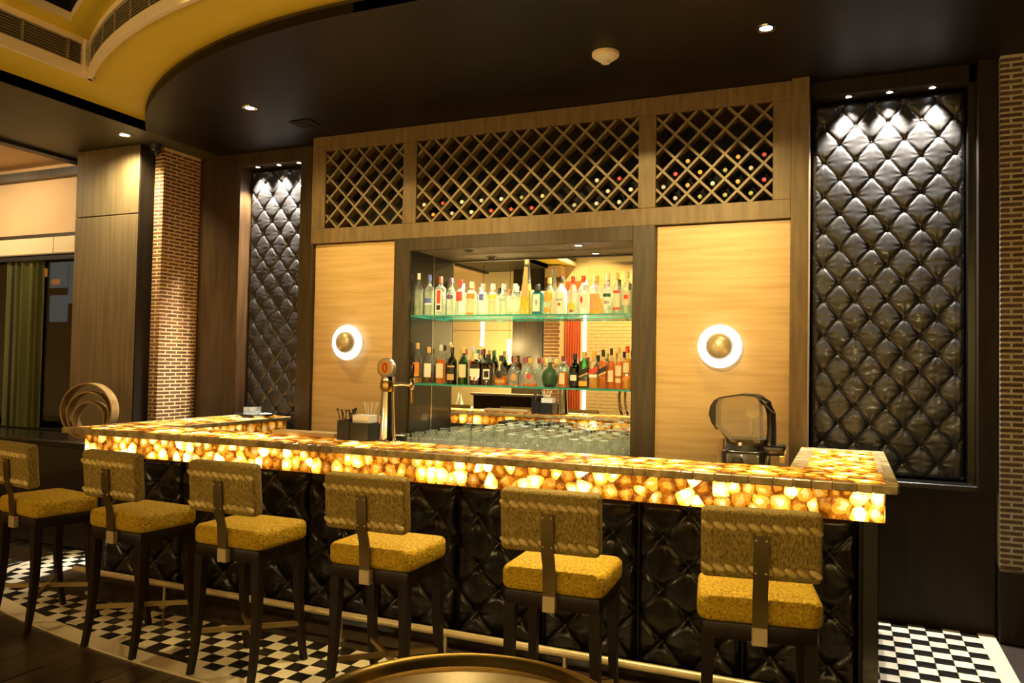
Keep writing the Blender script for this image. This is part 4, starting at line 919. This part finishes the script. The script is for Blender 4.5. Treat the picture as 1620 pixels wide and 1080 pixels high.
for x, h, r, kd, g, cp, nm in UPB: bottle(x, 5.70, ZU, h, r, kd, g, 'liq_clear', .5, cp, [('white', .15, .5, .8)], nm)
LO = [
 (-3.244, .332, .038, 'wine', 'glass_plain', 'liq_gold', .14, 'tan', [('orange', .22, .52, .95), ('amber', .18, .24, .95)], 'clear whisky bottle with large orange label, leftmost on the lower shelf', 2, 1, None),
 (-3.135, .300, .039, 'wine', 'glass_plain', 'liq_dark', .30, 'tan', [('white', .18, .55, .95)], 'whisky bottle with plain white label', 2, 1, None),
 (-3.024, .318, .039, 'wine', 'glass_plain', 'liq_amber', .62, 'silver', [('cream', .16, .52, .95)], 'whisky bottle with cream label and silver cap', 2, 1, None),
 (-2.920, .300, .036, 'wine', 'glass_darkgreen', 'liq_dark', .4, 'black', [('black', .30, .52, .95), ('gold', .46, .50, .95), ('tan', .12, .28, .8)], 'dark green triangular whisky bottle with black and gold label', 3, 1, None),
 (-2.818, .300, .038, 'wine', 'glass_green', 'liq_gold', .4, 'gold', [('cream', .20, .54, .95)], 'green whisky bottle with cream label', 2, 1, None),
 (-2.705, .252, .048, 'square', 'glass_brown', 'liq_dark', .55, 'cream', [('white', .28, .52, .8), ('white', .16, .30, .55), ('red', .16, .26, .16, 'oval'), ('black', .53, .66, .5, 'oval')], 'broad brown square bottle with white shield label and cream cap', 5, .7, None),
 (-2.600, .246, .044, 'square', 'glass_brown', 'liq_dark', .6, 'black', [('black', .16, .56, .75), ('white', .20, .52, .55), ('black', .26, .46, .42)], 'square dark whiskey bottle with black and white label', 8, .8, None),
 (-2.489, .238, .056, 'flask', 'glass_plain', 'liq_amber', .34, 'black', [('black', .24, .50, .6, 'oval'), ('gold', .10, .20, .8)], 'wide flask with dark oval label, gold band and black cap', 2, .6, None),
 (-2.370, .228, .058, 'flask', 'glass_plain', 'liq_amber', .06, 'brown', [('tan', .18, .44, .42, 'oval')], 'wide pale flask with brown round seal and dark cap', 2, .6, None),
 (-2.241, .224, .068, 'flask', 'glass_plain', 'liq_amber', .10, 'gold', [('red', .26, .46, .28, 'oval')], 'broad clear flask with gold cap and red oval seal', 2, .55, None),
 (-2.080, .232, .060, 'jug', 'lab_green', None, 0, 'silver', [('black', .02, .10, .9)], 'round dark green ceramic whisky jug', 2, 1, None),
 (-1.973, .240, .043, 'dimple', 'glass_plain', 'liq_amber', .50, 'maroon', [('cream', .12, .46, .5)], 'dimpled amber bottle with maroon cap and cream label', 3, .8, None),
 (-1.881, .258, .041, 'wine', 'glass_darkgreen', 'liq_dark', .4, 'black', [('black', .06, .46, .95), ('white', .22, .38, .6)], 'black labelled bottle with white print and black cap', 2, 1, None),
 (-1.806, .275, .038, 'square', 'glass_green', 'liq_amber', .36, 'gold', [('black', .38, .52, .9, .016), ('gold', .34, .38, .9, .016), ('amber', .06, .20, .7)], 'square green bottle with slanted black label and gold foot label', 6, .9, None),
 (-1.731, .280, .033, 'square', 'glass_plain', 'liq_gold', .30, 'amber', [('red', .40, .54, .9, .014), ('white', .30, .38, .8)], 'square bottle with slanted red label', 6, .9, None),
 (-1.661, .290, .030, 'square', 'glass_plain', 'liq_amber', .72, 'black', [('black', .42, .54, .9, .014), ('gold', .36, .41, .9, .014)], 'square amber bottle with slanted black label', 6, .9, None),
 (-1.598, .300, .028, 'wine', 'glass_plain', 'liq_amber', .70, 'black', [('cream', .18, .46, .8)], 'slender amber bottle with cream label and black cap', 2, 1, None),
 (-1.540, .310, .029, 'wine', 'glass_plain', 'liq_amber', .66, 'tan', [('cream', .32, .56, .85), ('cream', .16, .26, .7)], 'amber bottle with two cream labels and tan cap', 2, 1, None),
 (-1.478, .318, .038, 'wine', 'glass_plain', 'liq_gold', .72, 'red', [('cream', .40, .62, .6), ('orange', .22, .30, .8, .01)], 'amber bottle with red cap, rightmost on the lower shelf', 2, 1, None)]
for x, h, r, kd, g, lq, lv, cp, lb, nm, sq, sy, tx in LO: bottle(x, BY, ZL, h, r, kd, g, lq, lv, cp, lb, nm, 0, sq, sy, tx)
LOB = [(-2.76, .285, .036, 'wine', 'glass_green', 'green', 'second row green bottle with dark green cap behind the shield label'), (-2.66, .28, .034, 'wine', 'glass_green', 'brown', 'second row green bottle with brown cap, lower shelf'), (-2.87, .29, .034, 'wine', GB, 'maroon', 'second row clear bottle with maroon cap, lower shelf'),
       (-2.45, .235, .044, 'flask', GB, 'black', 'second row wide flask with black cap, lower shelf'), (-2.345, .226, .050, 'flask', GB, 'maroon', 'second row pale flask with maroon cap, lower shelf'), (-2.16, .222, .060, 'flask', GB, 'gold', 'second row broad clear flask with gold cap, lower shelf'),
       (-2.02, .228, .052, 'jug', 'lab_green', 'silver', 'second row dark green ceramic jug, lower shelf'), (-1.925, .238, .040, 'dimple', GB, 'maroon', 'second row dimpled bottle with maroon cap, lower shelf')]
for x, h, r, kd, g, cp, nm in LOB: bottle(x, 5.71, ZL, h, r, kd, g, None, 0, cp, [('cream', .15, .5, .8)] if kd == 'wine' else [], nm, 0, 2, .7 if kd == 'flask' else 1)

# ================================================================== GLASSES on the back counter
thin_glass('glass_rim', (.9, .93, .88), .12, .08, .4, .95)  # whiter copy of the glass, rim glints put into its colour
def two_mat(name, shells, rims, n=14):
    mb = MB()
    for p in shells: mb.lathe(p, n, cap=False, mi=0)
    for p in rims: mb.lathe(p, n, cap=False, mi=1)
    me = bpy.data.meshes.new(name); me.from_pydata(mb.v, [], mb.f); me.materials.append(MATS['glass_clear']); me.materials.append(MATS['glass_rim'])
    me.polygons.foreach_set('material_index', mb.mi); me.polygons.foreach_set('use_smooth', [True] * len(me.polygons)); me.set_sharp_from_angle(angle=math.radians(45)); return me
def ring(r, z, t=.0016): return [(r - t, z - t), (r + t, z - t), (r + t, z + t), (r - t, z + t), (r - t, z - t)]
tum = two_mat('tumbler', [[(.031, .012), (.036, .118)]], [ring(.036, .118, .0018), [(.0001, .001), (.030, .001), (.031, .012), (.0001, .010)]])
wine_up = two_mat('wine_glass', [[(.034, 0), (.040, .035), (.041, .06), (.034, .085), (.012, .100), (.004, .108)]], [ring(.034, .002), [(.004, .106), (.0035, .168), (.008, .172), (.033, .1755)], [(.034, .175), (.034, .1785), (.012, .180), (.0001, .180)]])
flute = two_mat('flute', [[(.027, 0), (.031, .06), (.030, .10), (.014, .125), (.004, .132)]], [ring(.027, .002), [(.004, .130), (.0035, .188), (.008, .192), (.029, .195)], [(.030, .1945), (.030, .198), (.0001, .1995)]])
rr = random.Random(9)
ROWN = ['row nearest the bar', 'second row from the bar', 'third row from the bar', 'middle row', 'third row from the mirror', 'second row from the mirror', 'row nearest the mirror']
ORDN = ['first', 'second', 'third', 'fourth', 'fifth', 'sixth', 'seventh', 'eighth', 'ninth', 'tenth', 'eleventh', 'twelfth', 'thirteenth', 'fourteenth', 'fifteenth', 'sixteenth', 'seventeenth', 'eighteenth', 'nineteenth']
for j in range(7):
    n_ = 0
    for i in range(17):
        x = -3.19 + i * .1055 + rr.uniform(-.008, .008) + (.03 if j % 2 else 0); y = 5.075 + j * .115 + rr.uniform(-.008, .008)
        if x > -1.49 or (i < 2 and j < 2): continue
        if i < 5 or (j == 0 and i < 11): me, nm, k_ = tum, 'tumbler', 'clear tumbler'
        elif i in (7, 8, 13): me, nm, k_ = flute, 'wine_glass', 'narrow upturned stem glass'
        else: me, nm, k_ = wine_up, 'wine_glass', 'upturned wine glass'
        tag(obj(nm, me, None, None, (x, y, .92)), k_ + ', ' + ORDN[n_] + ' from left in the ' + ROWN[j] + ' of glasses', 'glass', 'glasses in rows below the mirror'); n_ += 1

# ================================================================== THINGS ON THE BAR
# tray, three tumblers, napkin holder on the left leg
tr = thing('tray', 'round black serving tray on the left end of the bar', 'tray', (-4.80, 5.43, 1.1005)); c = (-4.80, 5.43, 1.1005)
obj('dish', MB().lathe([(.0001, 0), (.13, 0), (.165, .012), (.178, .022), (.176, .026), (.160, .017), (.13, .007), (.0001, .007)], 36, c, cap=False), 'black_gloss', tr)
for (dx, dy), lb in zip(((-.055, -.03), (.02, -.045), (-.02, .045)), ('left', 'right', 'rear')): tag(obj('tumbler', MB().lathe([(.0001, 0), (.032, 0), (.036, .006), (.038, .075), (.0365, .075), (.033, .018), (.0001, .014)], 16, cap=False), 'glass_clear', None, (c[0] + dx, c[1] + dy, 1.1085)), lb + ' short tumbler on the round black tray', 'glass')
tag(obj('napkin_stack', bbox(-.035, .035, -.035, .035, 0, .022, .003), 'cloth_white', None, (-4.715, 5.47, 1.1085)), 'small white napkin stack on the round black tray', 'napkins')
# tan bar board
tag(obj('bar_board', bbox(-.25, .25, -.055, .055, 0, .034, .012, 2), 'tan_board', None, (-3.28, 4.215, 1.1005)), 'long tan bar board lying on the inner edge of the bar', 'board')
# caddy with stirrers
cd = thing('bar_caddy', 'black napkin caddy with upright stirrers on the bar', 'caddy', (-2.87, 4.20, 1.1005))
def open_box(x0, x1, y0, y1, z0, z1, t): 
    return MB().box(x0, x1, y0, y1, z0, z0 + t).box(x0, x1, y0, y0 + t, z0 + t, z1).box(x0, x1, y1 - t, y1, z0 + t, z1).box(x0, x0 + t, y0 + t, y1 - t, z0 + t, z1).box(x1 - t, x1, y0 + t, y1 - t, z0 + t, z1)
obj('stirrer_bin', open_box(-2.985, -2.895, 4.13, 4.27, 1.1005, 1.225, .004), 'black_matt', cd); obj('napkin_bin', open_box(-2.893, -2.755, 4.135, 4.265, 1.1005, 1.215, .004), 'black_matt', cd)
rr = random.Random(3)
for k in range(12):
    a = rr.uniform(0, 6.28); x = -2.94 + .022 * math.cos(a); y = 4.20 + .04 * math.sin(a); dx, dy = rr.uniform(-.045, .075), rr.uniform(-.03, .03)
    st = obj('stirrer', MB().tube([(x, y, 1.108), (x + dx, y + dy, 1.275 + rr.uniform(-.015, .02))], .0032, 6), 'black_gloss', cd)
    p = st.data.vertices[-1].co; obj('stirrer_knob', MB().sphere((x + dx, y + dy, p.z + .004), .008, 5), 'black_gloss', st)
obj('napkins', bbox(-2.885, -2.765, 4.15, 4.25, 1.105, 1.262, .003), 'cloth_white', cd)
for k in range(9):
    a = k * .7; obj('straw', MB().tube([(-2.82 + .03 * math.cos(a), 4.255, 1.263), (-2.82 + .055 * math.cos(a), 4.262 + .01 * math.sin(a), 1.34)], .004, 6), ('lab_cream', 'lab_white', 'lab_cream')[k % 3], cd)
# beer tap
bt = thing('beer_tap', 'chrome beer tower with round badge and tap handle', 'beer tap', (-2.665, 4.21, 1.1005)); bx, by = -2.665, 4.21
obj('column', MB().lathe([(.078, 0), (.078, .008), (.060, .014), (.056, .03), (.046, .20), (.040, .34), (.044, .39), (.040, .41), (.0001, .412)], 28, (bx, by, 1.1005), cap=False), 'chrome', bt)
obj('collar', MB().lathe([(.044, .315), (.047, .325), (.047, .375), (.043, .385)], 24, (bx, by, 1.1005), cap=False), 'brass', bt)
bd = obj('badge', MB().lathe([(.052, -.018), (.060, -.016), (.062, 0), (.060, .016), (.052, .018)], 32, (bx - .005, by - .01, 1.1005 + .465), ax='y'), 'steel', bt)
obj('badge_face', MB().lathe([(.046, -.0205), (.0001, -.0205)], 32, (bx - .005, by - .01, 1.1005 + .465), ax='y', cap=False), 'lab_amber', bd)
mb = MB(); o = MB().tube([(.014 * math.cos(t), 0, .026 * math.sin(t)) for t in np.linspace(0, 2 * PI, 24, endpoint=False)], .0055, 6, closed=True).xf(Matrix.Translation((bx - .005, by - .031, 1.1005 + .465))); obj('badge_mark', o, 'lab_red', bd)
obj('badge_neck', MB().lathe([(.012, .405), (.012, .43)], 12, (bx, by, 1.1005)), 'chrome', bt)
obj('tap_arm', MB().tube([(bx + .03, by, 1.46), (bx + .10, by + .02, 1.465), (bx + .155, by + .03, 1.462)], [.014, .012, .016], 12), 'chrome', bt)
obj('tap_body', MB().lathe([(.010, -.035), (.013, -.03), (.018, 0), (.014, .03), (.009, .036)], 14, (bx + .16, by + .03, 1.465)), 'chrome', bt)
obj('spout', MB().lathe([(.009, -.12), (.011, -.06), (.009, -.03)], 12, (bx + .16, by + .03, 1.465)), 'brass', bt)
obj('tap_handle', MB().lathe([(.007, .03), (.010, .05), (.013, .10), (.011, .125), (.0001, .128)], 12, (bx + .16, by + .03, 1.465)), 'black_gloss', bt)
# drink mixer behind the bar
jm = thing('ice_crusher', 'countertop machine with clear hood and black base behind the bar', 'machine', (-.50, 4.44, .92)); jx, jy = -.505, 4.44
obj('base', cushion(.120, .130, .921, 1.165, .05, .02, .004, (jx, jy)), 'black_gloss', jm)
obj('neck', MB().lathe([(.118, 0), (.105, .03), (.112, .06)], 24, (jx, jy, 1.160)), 'black_matt', jm)
pts = [(-.065, 1.205), (-.150, 1.285), (-.150, 1.400), (-.135, 1.435), (-.02, 1.455), (.05, 1.452), (.075, 1.430), (.080, 1.205)]
def side_profile(pts, y0, y1):
    n = len(pts); vs = [(jx + x, y0, z) for x, z in pts] + [(jx + x, y1, z) for x, z in pts]
    return MB().add(vs, [tuple(range(n - 1, -1, -1)), tuple(range(n, 2 * n))] + [(k, (k + 1) % n, n + (k + 1) % n, n + k) for k in range(n)])
obj('clear_hood', side_profile(pts, jy - .10, jy + .10), 'plastic_clear', jm, angle=50)
obj('left_cheek', side_profile([(-.150, 1.262), (-.178, 1.30), (-.193, 1.345), (-.187, 1.39), (-.166, 1.425), (-.14, 1.44), (-.1502, 1.405)], jy - .07, jy + .07), 'black_gloss', jm)
obj('left_foot', side_profile([(-.152, 1.287), (-.168, 1.300), (-.085, 1.195), (-.055, 1.195)], jy - .05, jy + .05), 'black_gloss', jm)
obj('top_rim', side_profile([(-.137, 1.436), (-.02, 1.457), (.055, 1.454), (.08, 1.44), (.085, 1.447), (.055, 1.462), (-.02, 1.464), (-.137, 1.442)], jy - .104, jy + .104), 'black_matt', jm)
obj('handle', MB().tube([(jx + .070, jy - .02, 1.440), (jx + .110, jy - .02, 1.415), (jx + .130, jy - .02, 1.36), (jx + .134, jy - .02, 1.28), (jx + .130, jy - .02, 1.19)], [.018, .022, .024, .024, .028], 10), 'black_gloss', jm)
sp = obj('spout', bbox(jx + .06, jx + .205, jy - .05, jy + .05, 1.135, 1.195, .014, 2), 'black_gloss', jm); obj('spout_tip', bbox(jx + .175, jx + .203, jy - .056, jy - .03, 1.10, 1.14, .003), 'brass_dull', sp)
obj('knob', MB().lathe([(.030, 0), (.030, -.014), (.022, -.020), (.0001, -.021)], 18, (jx - .03, jy - .128, 1.105), ax='y', cap=False), 'black_matt', jm)
obj('indicator', MB().sphere((jx - .02, jy - .105, 1.195), .011, 6), 'white_gloss', jm)
obj('crank_disc', MB().lathe([(.034, 0), (.034, -.012), (.0001, -.014)], 18, (jx + .04, jy - .06, 1.37), ax='y', cap=False), 'white_matt', jm)
obj('paddle', bbox(jx + .022, jx + .034, jy - .05, jy + .03, 1.235, 1.36, .004), 'white_matt', jm)
obj('side_card', bbox(jx - .155, jx - .125, jy + .02, jy + .08, .921, 1.21, .004), 'tan_board', jm)
for k, x in enumerate((-3.235, -3.155)):
    t = thing('price_holder', ('left', 'right')[k] + ' small black holder with white face before the mirror niche', 'card holder', (x, 5.17, .92))
    obj('block', bbox(x - .033, x + .033, 5.15, 5.19, .9205, 1.035, .004), 'black_matt', t); obj('face', bbox(x - .018, x + .018, 5.146, 5.151, .955, 1.005, .001), 'white_matt', t); obj('lid', bbox(x - .036, x + .036, 5.147, 5.193, 1.036, 1.044, .002), 'white_matt', t)
# bentwood ring sculpture on the cabinet
rs = thing('ring_sculpture', 'nested bent wood rings standing on the low cabinet', 'sculpture', (-6.08, 4.80, .886), math.radians(17))
for R_, cz, dx, wd in ((.243, .243, 0, .105), (.200, .214, .012, .09), (.150, .176, .02, .10)):
    mb = MB(); n = 64; vs = []
    for k in range(n):
        a = 2 * PI * k / n
        for r_, yy in ((R_, -wd / 2), (R_, wd / 2), (R_ - .012, wd / 2), (R_ - .012, -wd / 2)): vs.append((dx + r_ * math.sin(a), yy, cz + r_ * math.cos(a)))
    mb.add(vs, [(4 * k + q, 4 * k + (q + 1) % 4, (4 * ((k + 1) % n)) + (q + 1) % 4, (4 * ((k + 1) % n)) + q) for k in range(n) for q in range(4)]); obj('ring', mb, 'bentwood', rs, (0, 0, 0))
# round brass table in front
tb_ = thing('round_table', 'round brass tray table at the lower edge of the picture', 'table', (-.852, 1.706, 0)); c = (-.852, 1.706, 0)
obj('tray_top', MB().lathe([(.0001, .722), (.30, .722), (.372, .726), (.384, .738), (.392, .748), (.405, .752), (.417, .748), (.419, .738), (.400, .715), (.30, .705), (.0001, .703)], 72, c, cap=False), 'brass', tb_)
obj('stem', MB().lathe([(.035, .03), (.03, .1), (.03, .60), (.06, .69), (.10, .704)], 24, c), 'brass_dull', tb_); obj('foot', MB().lathe([(.24, 0), (.24, .012), (.05, .03), (.0001, .031)], 40, c, cap=True), 'brass_dull', tb_)

# ================================================================== LOUNGE SIDE seen in the mirror (behind the camera)
obj('picture_rail', MB().box(-10, -6.3, -3.2, -3.185, 2.30, 2.315), 'tan_board', wf)
struct('trim_23', MB().box(-6.30, -5.62, -3.2, -2.9, 0, 4.2), 'wood_frame', 'wide brown wood pier on the wall opposite the bar'); struct('trim_24', MB().box(-5.70, -5.625, -2.9, -2.86, 0, 4.2), 'black_matt', 'black edge of the wood pier opposite the bar')
brick_col('brick_column', 'brick column opposite the bar, seen in the mirror', -5.61, -5.26, -3.2, -2.90, 0, 3.6, 'brick', 'mortar', .20, False, rowp=.07, gap=.016, seed=6)
struct('trim_25', MB().box(-5.61, -5.26, -2.90, -2.885, 0, 3.6), 'mortar', 'pale mortar face of the brick column opposite the bar')
mb = MB(); rows = int(3.4 / .07)
for r in range(rows):
    x = -5.60 - (.1 if r % 2 else 0)
    while x < -5.27:
        a, b = max(x, -5.605), min(x + .2, -5.265)
        if b - a > .03: mb.box(a, b, -2.889, -2.874, r * .07 + .008, r * .07 + .062)
        x += .216
tag(obj('far_bricks', mb, 'brick', bpy.data.objects['trim_25'], smooth=False), None, None, kind='stuff')
tag(obj('curtain', MB().add([(-5.24 + .34 * k / 30, -3.12 + .02 * math.sin(k * 1.3), z) for k in range(31) for z in (0, 3.3)], [(2 * k, 2 * k + 2, 2 * k + 3, 2 * k + 1) for k in range(30)]), 'curtain_red', angle=180), 'red curtain opposite the bar, seen in the mirror', 'curtain')
tag(obj('light_strip', MB().box(-4.86, -4.81, -3.19, -3.16, .2, 3.3), 'tube_glow'), 'tall white light strip beside the red curtain in the mirror', 'lamp')
mw = struct('trim_26', MB().box(-4.79, -1.0, -3.2, -3.15, 0, 3.6), 'mortar', 'pale brick wall opposite the bar, seen in the mirror')
mb = MB()
for r in range(48):
    x = -4.79 - (.11 if r % 2 else 0)
    while x < -1.0:
        a, b = max(x, -4.785), min(x + .205, -1.0)
        if b - a > .03: mb.box(a, b, -3.152, -3.142, r * .07 + .008, r * .07 + .062)
        x += .216
tag(obj('pale_bricks', mb, 'tan_board', mw, smooth=False), None, None, kind='stuff')
for x, y, z, lb in ((-6.55, -2.0, 2.05, 'left white tube pendant lamp seen in the mirror'), (-5.98, -2.0, 1.70, 'right white tube pendant lamp seen in the mirror'), (-3.2, -1.9, 2.05, 'added fill tube lamp over the lounge, third of the row'), (-1.4, -1.9, 2.05, 'added fill tube lamp over the lounge, fourth of the row'), (.6, -1.9, 2.05, 'added fill tube lamp over the lounge, last of the row')):  # last three tubes are added as fill light for the room
    t = thing('pendant_lamp', lb, 'pendant lamp', (x, y, z), group='tube pendant lamps of the lounge'); obj('tube', MB().lathe([(.03, 0), (.035, .005), (.035, .38), (.03, .385)], 16, (x, y, z)), 'tube_glow', t); obj('cord', MB().tube([(x, y, z + .38), (x, y, 4.2)], .004, 6), 'black_matt', t)
    d = bpy.data.lights.new('tube_light', 'POINT'); d.energy = PEND_W; d.color = WARM; d.shadow_soft_size = .04
    o = bpy.data.objects.new('tube_light', d); COL.objects.link(o); o.parent = t; o.location = (0, 0, -.06)
pt = thing('partition', 'low dark partition with pale ledge seen in the mirror', 'partition', (-5.6, -1.2, 0)); obj('panel', bbox(-6.3, -4.9, -1.26, -1.14, 0, 1.03, .004), 'wood_frame', pt); obj('ledge', bbox(-6.34, -4.86, -1.30, -1.10, 1.03, 1.07, .004), 'white_matt', pt)
dt = thing('dining_table', 'dining table with white cloth seen in the mirror', 'table', (-7.0, -1.6, 0)); obj('cloth', bbox(-7.5, -6.45, -2.1, -1.1, .45, .76, .01), 'cloth_white', dt); obj('pedestal', MB().lathe([(.3, 0), (.3, .02), (.05, .05), (.05, .45)], 20, (-7.0, -1.6, 0)), 'black_matt', dt)
for k, (x, y) in enumerate(((-7.2, -1.5), (-6.75, -1.5), (-6.95, -1.8))): tag(obj('napkin_cone', MB().lathe([(.075, 0), (.05, .10), (.0001, .30)], 14, (x, y, .761)), 'cloth_white'), ('first', 'second', 'third')[k] + ' folded white napkin cone on the mirrored dining table', 'napkin')
hp = thing('hoop_sculpture', 'large chrome hoop sculpture in the lounge, its edge seen in the mirror', 'sculpture', (-2.55, -1.0, 0))
for R_, r_ in ((.96, .028), (.86, .022)): obj('hoop', MB().tube([(-2.55 + R_ * math.cos(t), -1.0, 1.10 + R_ * math.sin(t)) for t in np.linspace(0, 2 * PI, 72, endpoint=False)], r_, 10, closed=True), 'chrome', hp)
obj('foot', bbox(-2.85, -2.25, -1.15, -.85, 0, .125, .01), 'black_gloss', hp)
